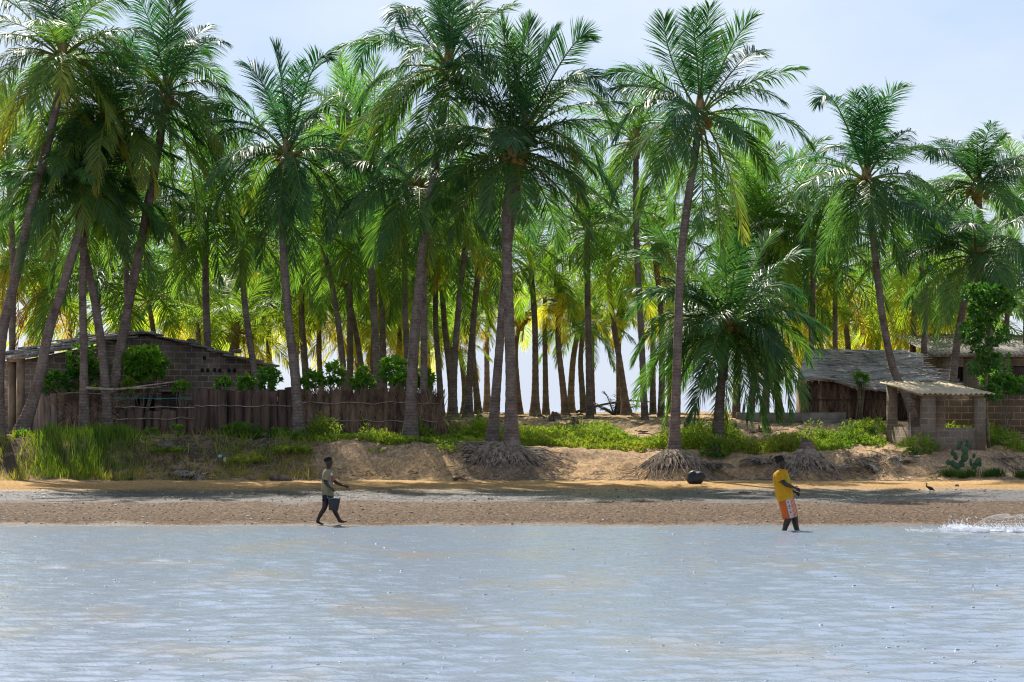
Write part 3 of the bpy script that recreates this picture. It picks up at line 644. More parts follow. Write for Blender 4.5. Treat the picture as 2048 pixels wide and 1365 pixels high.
M_CLOTHB = simple_mat('blue_cloth', (.03, .06, .30), (.06, .12, .45), 3, .9)

def wall(b, p0, p1, thick, zlo, ztop, openings=(), mi=0):
    """wall from local p0 to p1 (2-D); ztop(u) gives its height, openings are (u0, u1, z0, z1)"""
    p0, p1 = np.array(p0, float), np.array(p1, float); ln = np.linalg.norm(p1 - p0); d = (p1 - p0) / ln; n = np.array([-d[1], d[0]]) * thick
    br = sorted({0, ln, *[u for o in openings for u in o[:2]], *getattr(ztop, 'breaks', [])})
    for a, c in zip(br[:-1], br[1:]):
        mid = (a + c) / 2; holes = sorted([o[2:] for o in openings if o[0] <= mid <= o[1]]); z = zlo
        segs = []
        for h0, h1 in holes: segs.append((z, h0)); z = h1
        segs.append((z, None))
        for s0, s1 in segs:
            za, zc = (s1, s1) if s1 is not None else (ztop(a), ztop(c))
            if s1 is not None and s1 - s0 < .01: continue
            A, C = p0 + d * a, p0 + d * c
            b.hexa([(*A, s0), (*C, s0), (*(C + n), s0), (*(A + n), s0), (*A, za), (*C, zc), (*(C + n), zc), (*(A + n), za)], mi)
class Flat:
    def __init__(s, z): s.z = z; s.breaks = []
    def __call__(s, u): return s.z
class Gable:
    def __init__(s, z0, za, z1, ua, ln): s.a = (z0, za, z1, ua, ln); s.breaks = [ua]
    def __call__(s, u): z0, za, z1, ua, ln = s.a; return z0 + (za - z0) * u / ua if u <= ua else za + (z1 - za) * (u - ua) / (ln - ua)

def corrugated(b, p00, p10, p11, p01, n_waves, amp=.028, ny=3, thick=.012):
    """sheet over four corners: u along p00->p10 (across the waves), v to p01/p11"""
    nx = n_waves * 6 + 1; p00, p10, p11, p01 = map(np.array, (p00, p10, p11, p01))
    for side in (0, 1):
        pass
    U = np.linspace(0, 1, nx); Vv = np.linspace(0, 1, ny); vs = []
    for v in Vv:
        q = (p00 * (1 - v) + p01 * v)[None] * (1 - U)[:, None] + (p10 * (1 - v) + p11 * v)[None] * U[:, None]
        q[:, 2] += amp * np.sin(U * n_waves * 2 * math.pi) + .012 * np.sin(U * 9 + v * 5); vs.append(q)
    top = np.concatenate(vs); bot = top - np.array([0, 0, thick]); n = nx * ny
    i = (np.arange(ny - 1)[:, None] * nx + np.arange(nx - 1)[None]).reshape(-1)
    f = np.stack([i, i + 1, i + nx + 1, i + nx], -1); fs = [f, f[:, ::-1] + n]
    e = np.concatenate([np.arange(nx), np.arange(1, ny) * nx + nx - 1, (ny - 1) * nx + np.arange(nx - 2, -1, -1), np.arange(ny - 2, 0, -1) * nx]); e2 = np.roll(e, -1)
    fs.append(np.stack([e, e + n, e2 + n, e2], -1)); b.add(np.concatenate([top, bot]), fs)

# ---- block house, gable towards the lagoon, turned so that its side wall catches the sun
HR = math.radians(25)
hx0, hy0 = wx(50, 85), 85.0; hz0 = 1.68
house = thing('block_house', 'low concrete block house with slab roof and shuttered window behind the stake fence', 'house', (hx0, hy0, hz0), HR)
GW, GD = 7.55, 6.5
b = MB()
zap, ze = wz(672, 86.5) - hz0, wz(721, 86) - hz0
wall(b, (0, 0), (GW, 0), .18, -.4, Gable(ze, zap, ze - .02, 3.75, GW), [(3.42, 4.05, -.4, 1.12), (4.25, 4.83, .42, 1.28)])
wall(b, (0, GD), (0, .185), .18, -.4, Flat(ze), [(1.2, 2.0, .5, 1.5)])
wall(b, (GW, .185), (GW, GD), .18, -.4, Flat(ze - .12))
wall(b, (GW - .185, GD - .2), (.185, GD - .2), .18, -.4, Flat(ze - .15))
b.build('wall', M_BLOCK_DARK, house, uv=True)
b = MB(); b.box((4.54, .10, .85), (.57, .03, .85)); 
for k in range(9): b.box((4.68, .075, .47 + k * .09), (.26, .03, .07), rotx(.5))
b.build('window', M_SHUT, house)
b = MB(); b.box((3.735, .15, .36), (.62, .03, 1.5)); b.build('door', M_DARK, house)
b = MB(); b.box((4.54, -.03, 1.325), (.8, .06, .08)); b.build('window_lintel', M_CONC, house); b = MB(); b.box((4.54, -.04, .375), (.75, .1, .07)); b.build('window_sill', M_CONC, house)
b = MB()
for u, z in [(5.55, 1.95), (5.73, 1.95), (5.95, 1.96), (6.12, 1.95), (6.42, 1.95), (6.6, 1.95), (5.62, 2.33), (3.5, 2.66), (3.7, 2.05)]:
    b.ell((u, -.004, z), (.06, .02, .07), 10, 6)
b.build('vent_hole', M_DARK, house, smooth=True)
# buff corner pillars of the sunny side and the lintel
b = MB()
for v in (.02, 1.0): b.box((-.10, v + .1, .98), (.2, .22, 2.7), jit=.01)
b.box((-.13, .62, 2.28), (.18, 1.3, .2)); b.build('pillar', M_RENDER, house)
b = MB(); b.box((-.75, -.15, -.02), (1.3, 1.1, .22), jit=.02); b.build('door_step', M_CONC, house)
b = MB()                                         # slab roof: courses of loose slabs on both slopes
def slope(sg):
    xe, xr = (-.42, 3.75) if sg < 0 else (GW + .38, 3.75)
    zE, zR = (ze - .08, zap + .05) if sg < 0 else (ze - .26, zap + .05)
    nc = 8
    for c_ in range(nc):
        a0, a1 = c_ / nc, (c_ + 1) / nc + .05
        y = -.28
        while y < GD + .25:
            L_ = rng.uniform(.45, 1.1); 
            xa, xb = xe + (xr - xe) * a0, xe + (xr - xe) * a1; za, zb = zE + (zR - zE) * a0, zE + (zR - zE) * a1
            o = rng.normal(0, .018); t_ = rng.uniform(.035, .065); o2 = .03 + o
            xa += rng.normal(0, .05) * (1 if sg < 0 else -1); y0, y1 = y, min(y + L_ - .02, GD + .3); yj = rng.normal(0, .03) if y <= 0 else 0
            P_ = [(xa, y0 + yj, za + .05 + o2), (xb, y0 + yj, zb + .01 + o), (xb, y1, zb + .01 + o), (xa, y1, za + .05 + o2)]
            if sg > 0: P_ = [P_[1], P_[0], P_[3], P_[2]]
            b.hexa(P_ + [(p_[0], p_[1], p_[2] + t_) for p_ in P_]); y += L_
slope(-1); slope(1)
for k in range(7): b.box((rng.uniform(.2, 7.3), rng.uniform(-.1, .3), 0), (.3, .25, .14), rotz(rng.uniform(0, 3))) if False else None
b.build('roof', M_SLAB, house)
GZ = Gable(ze, zap, ze - .02, 3.75, GW)            # loose stones holding the slabs down along the verge
for u, lab in ((3.2, 'dark loose stone on the gable verge at the ridge'), (5.2, 'dark loose stone halfway down the gable verge'), (6.7, 'dark loose stone on the gable verge near the low eave')):
    b = MB(); b.ell((0, 0, 0), (.15, .12, .075), 8, 6); v_ = b.v[-1]; v_ *= (1 + .3 * (noise2(v_[:, 0] * 9 + u, v_[:, 1] * 9, 4) - .5))[:, None]
    q = rotz(HR) @ np.array([u, .0, GZ(u) + .16]) + np.array(house.location); tag(b.build('roof_stone', M_DKSTICK, loc=q), lab, 'stone', 'stones on the house roof')

# ---- the fence line: split stakes, a woven frond panel, tall stakes, thatch
def FY(px): return 83.9 + .25 * math.sin(px * .011)
def stake_fence(name, lab, x0, x1, step, top, mat, wpx, group='fences along the house yard', rails=()):
    root = thing(name, lab, 'fence', (wx((x0 + x1) / 2, 84), 84, g1(wx((x0 + x1) / 2, 84), 84)), 0, group)
    o = np.array(root.location); px = x0
    while px < x1:
        d = FY(px) + rng.normal(0, .03); x = wx(px, d); z0 = g1(x, d) - .15; zt = wz(top(px) + rng.normal(0, 3), d)
        w_ = wpx * d / F_PX * rng.uniform(.95, 1.25); k = 7; t = np.linspace(0, 1, k)
        b = MB(); lean = rng.normal(0, .03)
        pts = np.stack([x + lean * t + rng.normal(0, .008, k), d + rng.normal(0, .012, k), z0 + (zt - z0) * t], -1) - o
        # half-round split trunk: flattened tube
        b.tube(pts * np.array([1, 2.2, 1]), w_ / 2 * (1 + rng.normal(0, .05, k)), 8); b.v[-1] = b.v[-1] * np.array([1, 1 / 2.2, 1])
        b.build('stake', mat, root, smooth=False); px += step * rng.uniform(.92, 1.06)
    for rr in rails:
        b = MB(); q = []
        for px in np.arange(x0 - 4, x1 + 5, 14): d = FY(px) - .13; q.append((wx(px, d), d, wz(rr + rng.normal(0, 1.2), d)))
        b.tube(np.array(q) - o, .012, 5); b.build('rail', M_STICK, root, smooth=True)
    return root
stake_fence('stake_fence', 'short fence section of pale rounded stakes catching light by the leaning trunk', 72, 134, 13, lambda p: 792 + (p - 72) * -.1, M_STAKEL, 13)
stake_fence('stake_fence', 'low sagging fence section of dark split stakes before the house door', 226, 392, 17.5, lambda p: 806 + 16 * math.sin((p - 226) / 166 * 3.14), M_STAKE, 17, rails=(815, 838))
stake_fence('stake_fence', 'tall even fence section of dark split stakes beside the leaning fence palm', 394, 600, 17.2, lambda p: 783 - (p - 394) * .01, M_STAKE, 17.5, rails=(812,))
def thatch_panel(name, lab, x0, x1, top, mat, n, rails, spread=.35, thin=1.0, lenv=(.7, 1.15)):
    root = thing(name, lab, 'fence', (wx((x0 + x1) / 2, 84), 84, g1(wx((x0 + x1) / 2, 84), 84)), 0, 'fences along the house yard')
    o = np.array(root.location); b = MB()
    for px in np.arange(x0, x1, 7.0):            # backing stalks so that the panel is closed
        d = FY(px) + .06; x = wx(px, d); z0 = g1(x, d) - .1; b.box(np.array([x, d, (z0 + wz(top(px) + 9, d)) / 2]) - o, (.115, .03, wz(top(px) + 9, d) - z0), rotz(rng.normal(0, .1)), jit=.006)
    for i in range(n):
        px = rng.uniform(x0, x1); d = FY(px) - rng.uniform(-.02, .12); x = wx(px, d); g_ = g1(x, d); zt = wz(top(px) + rng.normal(0, 5), d)
        l_ = (zt - g_) * rng.uniform(*lenv); z1 = min(zt + rng.normal(0, .05), g_ + l_ + rng.uniform(0, zt - g_) * .4); z0 = max(z1 - l_, g_ - .05); a = rng.normal(.12, spread)
        m_ = (z0 + z1) / 2; dx = math.tan(np.clip(a, -1, 1)) * (z1 - z0) / 2; c_ = rng.normal(0, .05)
        b.tube(np.array([(x + dx, d, z0), (x + c_, d - .03, m_), (x - dx, d + .02, z1)]) - o, np.array([.012, .016, .006]) * thin, 3, cap=False)
    b.build('thatch', mat, root)
    for rr in rails:
        c = MB(); q = []
        for px in np.arange(x0 - 3, x1 + 5, 16): d = FY(px) - .17; q.append((wx(px, d), d, wz(rr + rng.normal(0, 1.5), d)))
        c.tube(np.array(q) - o, .013, 5); c.build('rail', M_STICK, root, smooth=True)
    return root
thatch_panel('woven_frond_panel', 'patch of curled dry palm fronds filling the fence between pale and dark stakes', 134, 226, lambda p: 790 + 8 * math.sin(p * .1), M_THATCH, 420, (786,), .7)
thatch_panel('thatch_fence', 'brown fence of upright dry palm fronds tied with two thin rails', 590, 882, lambda p: 783 - 4 * math.sin(p * .05) + (6 if p < 640 else 0), M_THATCH, 2100, (806, 842), .3)
# clothesline and the fallen branch lying over the fence
b = MB(); q = [(wx(p_, 83.6), 83.6, wz(797 + .4 * math.sin(p_), 83.6)) for p_ in np.arange(226, 385, 12)]; b.tube(q, .011, 5)
tag(b.build('clothes_line', M_LINE, smooth=True), 'thin teal line strung across the yard before the house door', 'rope')
b = MB(); b.tube(spline([(wx(170, 83.5), 83.5, wz(776, 83.5)), (wx(230, 83.5), 83.55, wz(779, 83.5)), (wx(290, 83.5), 83.5, wz(772, 83.5)), (wx(358, 83.5), 83.4, wz(763, 83.5))], 14), np.linspace(.05, .015, 14), 6)
b.tube(spline([(wx(255, 83.5), 83.5, wz(777, 83.5)), (wx(300, 83.5), 83.42, wz(776, 83.5)), (wx(335, 83.5), 83.4, wz(771, 83.5))], 8), np.linspace(.025, .008, 8), 5)
tag(b.build('dead_branch', M_STICK, smooth=True), 'grey dead branch lying across the tops of low stakes', 'branch')

# ---- thatched hut
hd = 93.0; hl, hr_ = wx(1604, hd), wx(1884, hd); hg = g1(wx(1740, hd), hd)
hut = thing('thatched_hut', 'long hut with shaggy grey thatched roof and dark frond walls', 'hut', ((hl + hr_) / 2, hd, hg)); o = np.array(hut.location)
zr, zee = wz(704, 95.2) , wz(768, hd - .5)
b = MB(); NC = 13
def roofpt(u, s):                                # u 0..1 along, s 0 eave .. 1 ridge, hipped far end
    xl = hl - .15 + s * .5; xr = hr_ + .1 - s * 1.05
    x = xl + (xr - xl) * u; y = hd - .55 + s * 2.75; z = zee + (zr - zee) * s + .06 * math.sin(u * 9) * (1 - s) + .07 * math.sin(u * 5 + 1) - (.1 * (1 - s) * math.cos((u - .42) * 8))
    return np.array([x, y, z])
for c_ in range(NC):
    s0, s1 = c_ / NC - .03, (c_ + 1) / NC + .02; nu = 70; vs = []
    for i in range(nu + 1):
        u = i / nu; j = rng.normal(0, .012) + .012 * math.sin(u * 30 + c_)
        p0, p1 = roofpt(u, s0 + j), roofpt(u, s1); nn = np.array([0, -.35, .94])
        vs += [p0 + nn * .085, p1 + nn * .02, p0 - nn * .03, p1 - nn * .05]
    i = np.arange(nu) * 4
    b.add(np.array(vs) - o, [np.stack([i, i + 4, i + 5, i + 1], -1), np.stack([i + 2, i + 3, i + 7, i + 6], -1), np.stack([i, i + 2, i + 6, i + 4], -1)])
for k in range(900):                             # loose straws that break up the courses and the eave
    u = rng.uniform(0, 1); s = rng.choice(np.arange(NC)) / NC + rng.normal(0, .02) if k > 300 else rng.normal(-.02, .02)
    p = roofpt(u, s) + np.array([0, -.03, .07]); l_ = rng.uniform(.2, .7); a = rng.normal(0, .2)
    b.tube(np.array([p, p + np.array([l_ * math.cos(a), -.02 - .03 * rng.random(), l_ * math.sin(a) * .3 - (.1 if s < 0 else 0)])]) - o, .011, 3, cap=False)
for i in range(40):                              # hipped end
    s = i / 40; p0, p1 = roofpt(1, s), np.array([hr_ - .2, hd + 3.4 - .3 * s, roofpt(1, s)[2] - .05])
    b.tube(np.array([p0, p1]) - o, .06, 5)
b.box(np.array([(hl + hr_) / 2 - .2, hd + 3.7, (zr + zee) / 2]) - o, (hr_ - hl - 1.2, 2.8, .1), rotx(-.42))
b.build('roof', M_REED, hut)
b = MB()
for (ua, sa, ub, sb) in [(.05, .1, .25, .95), (.3, .95, .52, .1), (.55, .9, .75, .05), (.62, .95, .95, .1), (.15, .9, .4, .5)]:
    q = np.array([roofpt(ua + (ub - ua) * t, sa + (sb - sa) * t) + np.array([0, -.05, .12]) for t in np.linspace(0, 1, 8)]); b.tube(q - o, .014, 4)
b.build('roof_batten', M_STICK, hut, smooth=True)
b = MB(); x = hl + .15
while x < hr_ - .35:
    w_ = rng.uniform(.1, .3); zt = wz(762, hd); b.box(np.array([x + w_ / 2, hd + rng.normal(0, .03), (hg - .1 + zt) / 2]) - o, (w_ * .97, .05, zt - hg + .1), roty(rng.normal(0, .02)) @ rotz(rng.normal(0, .2)), jit=.012); x += w_
b.box(np.array([hl + .2, hd + 1.7, (hg + wz(768, hd)) / 2]) - o, (.1, 3.4, wz(768, hd) - hg)); b.box(np.array([hr_ - .4, hd + 1.7, (hg + wz(768, hd)) / 2]) - o, (.1, 3.4, wz(768, hd) - hg)); b.box(np.array([(hl + hr_) / 2, hd + 3.4, (hg + wz(768, hd)) / 2]) - o, (hr_ - hl - .8, .1, wz(768, hd) - hg))
for k in range(700):
    X = rng.uniform(hl + .2, hr_ - .4); z0 = hg + rng.uniform(0, .8); l_ = rng.uniform(.3, .9); a = rng.normal(0, .25); b.tube(np.array([(X, hd - .05, z0), (X + l_ * math.sin(a), hd - .09, min(z0 + l_ * math.cos(a), wz(768, hd)))]) - o, .014, 3, cap=False)
b.build('wall', M_THATCH, hut)
b = MB()
for px in (1628, 1664, 1705, 1722, 1790, 1800, 1812, 1876): b.tube(np.array([(wx(px, hd), hd - .12, hg - .1), (wx(px, hd) + rng.normal(.05, .12), hd - .12, wz(772, hd))]) - o, rng.uniform(.025, .05), 6)
b.tube(np.array([(hl + .2, hd - .16, wz(800, hd)), (hr_ - .4, hd - .16, wz(798, hd))]) - o, .018, 5); b.build('wall_pole', M_STAKE, hut, smooth=True)
b = MB(); zc = g1(wx(1585, 90.2), 90.2)           # low concrete plinth with two steps
o = np.array([wx(1585, 90), 90.2, zc]); pl = thing('concrete_platform', 'low grey concrete platform with two steps before the hut wall', 'platform', o)
b.box((0, .4, .12), (wx(1695, 90) - wx(1478, 90), .7, .42), jit=.012); b.build('slab', M_CONC, pl)
b = MB(); b.box((1.05, -.22, .0), (1.45, .5, .22), jit=.012); b.box((.2, -.62, -.10), (2.9, .28, .2), jit=.012); b.build('step', M_CONC, pl)

# ---- roofed block shelter
SR = math.radians(18.5); sd = 82.3; sxx = wx(1846, sd); sz = g1(sxx, sd + .8)
sh = thing('block_shelter', 'small open block shelter under a tan corrugated roof', 'shelter', (sxx, sd, sz), SR)
ztf = wz(791, sd) - sz; ztb = wz(768, sd + 2.4) - sz; SW, SD = 2.0, 2.35
b = MB(); b.box((.20, .1, ztf / 2 - .15), (.42, .2, ztf + .22), jit=.012); b.build('pillar', M_BLOCK_GREY, sh, uv=True)
b = MB(); b.box((SW - .14, .12, ztf / 2 - .15), (.30, .24, ztf + .22), jit=.012); b.build('pillar', M_BLOCK_GREY, sh, uv=True)
b = MB(); b.box((.10, SD - .1, ztb / 2 - .15), (.22, .34, ztb + .22), jit=.015); b.build('pillar', M_BLOCK_GREY, sh, uv=True)
b = MB(); b.box((SW - .35, SD - .1, ztb / 2 - .15), (.34, .24, ztb + .22), jit=.015); b.build('pillar', M_BLOCK_GREY, sh, uv=True)
zw = .62; b = MB()
wall(b, (.415, .02), (SW - .295, .02), .16, -.25, Flat(zw), [(.42, .78, zw - .2, zw)] if False else [])
wall(b, (.02, .205), (.02, SD - .275), -.16, -.25, Flat(zw + .02)); b.build('parapet', M_BLOCK_GREY, sh, uv=True)
b = MB(); corrugated(b, (-.25, -.22, ztf + .05), (SW + .22, -.22, ztf + .05), (SW + .15, SD + .1, ztb + .05), (-.2, SD + .1, ztb + .05), 15)
corrugated(b, (-.24, 1.0, ztf + .28), (.9, 1.0, ztf + .27), (.9, SD + .12, ztb + .095), (-.2, SD + .12, ztb + .095), 7) if False else None
b.build('roof', M_CORR, sh, smooth=True)
b = MB(); b.tube([(-.35, SD, ztb + .0), (SW + .1, SD, ztb + .0)], .03, 6); b.tube([(0, .08, ztf + .0), (SW, .08, ztf + .0)], .03, 6); b.tube([(-.1, -.1, ztf), (-.08, SD, ztb)], .025, 6); b.build('roof_beam', M_STICK, sh, smooth=True)
b = MB(); b.tube([(-.12, .5, -.2), (-.05, .75, 1.05)], .018, 5); tag(b.build('leaning_stick', M_STICK, None, smooth=True), 'thin stick leaning against the low side parapet of the shelter', 'stick')
o_ = bpy.data.objects['leaning_stick']; o_.location = sh.location; o_.rotation_euler = (0, 0, SR)

# ---- tan block wall behind the shelter
bw = thing('garden_wall', 'unfinished wall of tan blocks with pale mortar behind the shelter', 'wall', (wx(1885, 87), 87, g1(wx(1885, 87), 87)))
b = MB(); o = np.array(bw.location); L_ = wx(2200, 87) - wx(1885, 87); bw['kind'] = 'thing'; b2 = Flat(wz(790, 87) - o[2]); wall(b, (0, 0), (L_, 0), .18, -.3, b2)
for k in range(5): b.box((-.1 + .05 * (k % 2), .09, .1 + k * .2), (.2, .17, .19))
b.build('blocks', M_BLOCK_LIT, bw, uv=True)
# ---- block house in the rear
rd = 97.0; rx0 = wx(1884, rd); rzz = g1(wx(1960, rd), rd)
rh = thing('block_house', 'grey block house with corrugated roof behind the leafy thin tree', 'house', (rx0, rd, rzz), math.radians(6))
zt = wz(705, rd) - rzz; b = MB(); W_ = wx(2230, rd) - rx0
wall(b, (0, 0), (W_, 0), .2, -.4, Flat(zt), [(.38, .75, zt - 1.0, zt - .5), (2.4, 3.1, -.4, zt - .45)]); wall(b, (0, 5), (0, .205), .2, -.4, Flat(zt))
wall(b, (W_, .205), (W_, 5), .2, -.4, Flat(zt)); wall(b, (W_ - .205, 4.8), (.205, 4.8), .2, -.4, Flat(zt)); b.build('wall', M_BLOCK_GREY, rh, uv=True)
b = MB(); corrugated(b, (-.5, -.45, zt - .08), (W_ + .3, -.45, zt - .08), (W_ + .3, 5.3, zt + .75), (-.5, 5.3, zt + .75), 42, .03); b.build('roof', M_CORRG, rh, smooth=True)
b = MB(); b.box((.565, .14, zt - .75), (.36, .04, .49)); b.build('window', M_DARK, rh)
b = MB(); b.box((2.75, .14, (zt - .85) / 2), (.69, .04, zt - .46 + .35)); b.build('door', M_SHUT, rh)
b = MB(); b.tube([(-.6, -.3, zt - .12), (W_, -.3, zt - .12)], .045, 6); b.build('roof_beam', M_STICK, rh, smooth=True)
# cloth hanging on a pole beside the shelter opening
b = MB(); k = 9; vs = []
for i in range(k):
    for j in range(5): vs.append((wx(1861, 89) + .16 * i / (k - 1) + .02 * math.sin(j * 2 + i), 89 + .05 * math.sin(i * 2.1), wz(790 + 33 * j / 4 - 3 * i, 89)))
i = (np.arange(k - 1)[:, None] * 5 + np.arange(4)[None]).reshape(-1); vs = np.array(vs); f = np.stack([i, i + 5, i + 6, i + 1], -1)
b.add(np.concatenate([vs, vs + [0, .02, 0]]), [f, f[:, ::-1] + len(vs)]); b.tube([(wx(1862, 89.1), 89.1, wz(788, 89.1)), (wx(1858, 89.1), 89.1, wz(850, 89.1))], .025, 6, mi=1)
tag(b.build('hanging_cloth', [M_CLOTHB, M_STICK]), 'blue cloth hanging on a pole in the shelter opening', 'cloth')
# ================================================================== bushes, weeds, tall grass, litter
M_LEAF = leaf_mat('bush_leaf', (.045, .16, .026), (.14, .30, .030), (.34, .36, .04), (.2, .13, .05), trans=.5, rough=.38, spec=.5, tgain=1.7)
M_WEED = leaf_mat('weed_leaf', (.055, .14, .025), (.19, .27, .03), (.30, .28, .06), (.27, .19, .09), trans=.45, rough=.6, spec=.25, tgain=1.6)
M_STEM = simple_mat('twig', (.10, .08, .05), (.26, .21, .15), 6, .9)
def blades(b, base, dirs, ln, wd, tint, droop=.4, r=rng):
    """n leaf blades: base points, directions, lengths, widths -> two quads each"""
    n = len(base); D = nrm(dirs); D2 = nrm(D + np.array([0, 0, -1.0]) * np.broadcast_to(droop, (n,))[:, None])
    W = nrm(np.cross(D, r.normal(0, 1, (n, 3)))); ln = np.broadcast_to(ln, (n,))[:, None]; wd = np.broadcast_to(wd, (n,))[:, None]
    p1 = base + D * ln * .5; p2 = p1 + D2 * ln * .5
    V = np.stack([base - W * wd * .12, base + W * wd * .12, p1 - W * wd * .5, p1 + W * wd * .5, p2 - W * wd * .05, p2 + W * wd * .05], 1)
    k = np.arange(n)[:, None] * 6; f = np.concatenate([k + np.array([[0, 1, 3, 2]]), k + np.array([[2, 3, 5, 4]])])
    b.add(V.reshape(-1, 3), [f], np.repeat(np.asarray(tint), 6, 0))
def bush(lab, px, row, d, rxp, rzp, ncl, llen=.17, age=.25, name='leafy_bush', group=None, ground=None, per=11, ry=None, seed=None, mat=None, lw=.36):
    """px,row: middle of the crown in the photo; rxp,rzp its half sizes in photo pixels"""
    r = np.random.default_rng(seed if seed is not None else int(px * 7 + row)); s = d / F_PX
    c = np.array([wx(px, d), d, wz(row, d)]); rx, rz = rxp * s, rzp * s; ry = ry or min(rx, .7)
    g_ = g1(c[0], d); root = thing(name, lab, 'bush', (c[0], d, g_ - .03), 0, group); o = np.array(root.location)
    b = MB(); st = MB()
    u = r.normal(0, 1, (ncl, 3)); u = nrm(u) * (r.uniform(.25, 1, (ncl, 1)) ** .6)
    u *= 1 + .25 * (noise2(u[:, 0] * 2.2 + 9, u[:, 2] * 2.2, int(px)) - .5)[:, None]
    cc = c + u * np.array([rx, ry, rz]) * .92
    cc[:, 2] = np.maximum(cc[:, 2], g_ + .03)
    n = ncl * per; base = np.repeat(cc, per, 0) + r.normal(0, .02, (n, 3)); out_ = np.repeat(nrm(u * np.array([1, 1, .8]) + np.array([0, 0, .55])), per, 0)
    dirs = nrm(out_ + r.normal(0, .65, (n, 3))); hgt = np.repeat(u[:, 2], per)
    ta = np.clip(age + .12 * hgt + np.repeat(r.normal(0, .08, ncl), per) + r.normal(0, .03, n), 0, 1)
    blades(b, base - o, dirs, llen * r.uniform(.6, 1.15, n), llen * lw * r.uniform(.8, 1.2, n), np.stack([ta, np.repeat(r.uniform(.2, .85, ncl), per)], -1), .5, r)
    b.build('foliage', mat or M_LEAF, root, tint=True)
    for k in range(min(8, ncl)):
        q = cc[k]; st.tube(spline(np.array([(c[0] + r.normal(0, .08), d + r.normal(0, .05), g_ - .05), (c[0] + (q[0] - c[0]) * .45 + r.normal(0, .05), d, g_ + (q[2] - g_) * .55), q]), 7) - o, np.linspace(.022, .007, 7), 5, cap=False)
    st.build('stem', M_STEM, root, smooth=True); return root
GB = 'bushes along the yard fence'
bush('dark green round bush over the pale stakes', 112, 768, 84.5, 30, 28, 70, .17, .08, group=GB)
bush('tall light green bush behind the upright dark trunk', 165, 735, 85.0, 36, 50, 120, .18, .2, group=GB)
bush('wide rounded bush with long bright leaves before the gable', 287, 728, 84.8, 52, 36, 190, .22, .3, group=GB)
bush('small lime bush above the dead branch', 257, 770, 84.3, 15, 14, 24, .15, .4, group=GB)
bush('tiny lime sprig between the crossing trunks', 196, 778, 84.3, 14, 9, 14, .13, .42, group=GB)
bush('narrow bush peeping above the low sagging stakes', 364, 775, 84.4, 20, 12, 24, .15, .3, group=GB)
bush('small bush over the tall stakes below the vent holes', 446, 770, 84.5, 20, 17, 32, .15, .15, group=GB)
bush('leafy bush over the tall stakes left of the house eave', 492, 766, 84.6, 18, 18, 36, .16, .2, group=GB)
bush('dark round bush below the house eave', 538, 758, 84.6, 26, 24, 66, .17, .12, group=GB)
bush('broad pale bush behind the arched frond', 625, 762, 84.7, 28, 20, 60, .17, .16, group=GB)
bush('yellow tipped bush where thatch fence begins', 670, 752, 84.7, 20, 30, 60, .16, .25, group=GB)
bush('upright bush with dark heart on the thatch fence', 726, 762, 84.7, 22, 30, 70, .16, .24, group=GB)
bush('largest bush over the thatch fence near tallest palm', 790, 742, 84.9, 34, 32, 120, .17, .2, group=GB)
bush('low round bush in front of the largest fence bush', 798, 765, 84.4, 24, 22, 60, .15, .18, group=GB)
bush('bush between the two trunks at the thatch fence end', 846, 760, 84.7, 24, 26, 60, .16, .22, group=GB)
bush('dark dense bush over the tan block wall', 2012, 770, 86.3, 45, 26, 130, .16, .06, group=None)
bush('green bush at foot of the back house', 1985, 760, 90, 28, 22, 60, .15, .2)
bush('small plant growing from the hut eave', 1722, 758, 92.2, 16, 14, 22, .16, .2, name='leafy_plant')
# bushes on the crest of the bank
GC = 'bushes on the bank crest'
bush('wide fine leaved bush crowning the bank before tall stakes', 482, 866, 82.6, 56, 22, 260, .11, .05, group=GC, mat=M_WEED, per=14, lw=.18)
bush('small blue green bush beside the widest bank bush', 556, 868, 82.5, 22, 16, 60, .11, .05, group=GC, mat=M_LEAF)
bush('feathery bush at the foot of the leaning fence palm', 600, 884, 81.6, 32, 28, 120, .12, .12, group=GC, mat=M_WEED, per=14, lw=.2)
bush('bright small plant at foot of the low stakes', 300, 866, 83.2, 18, 9, 16, .13, .25, group=GC, name='leafy_plant')
bush('pair of sprigs beside the sunny sand patch', 352, 862, 83.0, 12, 14, 14, .13, .2, group=GC, name='leafy_plant')
bush('light green bush at the foot of leaning grey trunk', 45, 872, 82.4, 18, 13, 34, .12, .2, group=GC)
bush('drooping green bush hanging over the bank beside the rooted palm', 1432, 905, 81.3, 36, 30, 150, .11, .14, group=GC, mat=M_WEED, per=12, lw=.22)
bush('round pale bush at the corner of the shelter', 1836, 892, 81.6, 44, 24, 170, .1, .2, group=GC, mat=M_WEED, per=13, lw=.2)
bush('broad lime bush before the hut platform end', 1738, 860, 85.6, 44, 22, 170, .11, .2, group=GC, mat=M_WEED, per=13, lw=.25)

bush('olive straggling bush on the shaded bank face below the feathery bush', 585, 918, 80.6, 44, 26, 190, .14, .3, group=GC, mat=M_WEED, per=12, lw=.12)
bush('dull low brush on the shaded bank, middle of its face', 500, 925, 80.4, 48, 20, 150, .13, .42, group=GC, mat=M_WEED, per=12, lw=.12)
bush('dark brush clump at the foot of the bank beside straw heap', 335, 915, 80.7, 40, 20, 110, .13, .25, group=GC, mat=M_WEED, per=12, lw=.12)

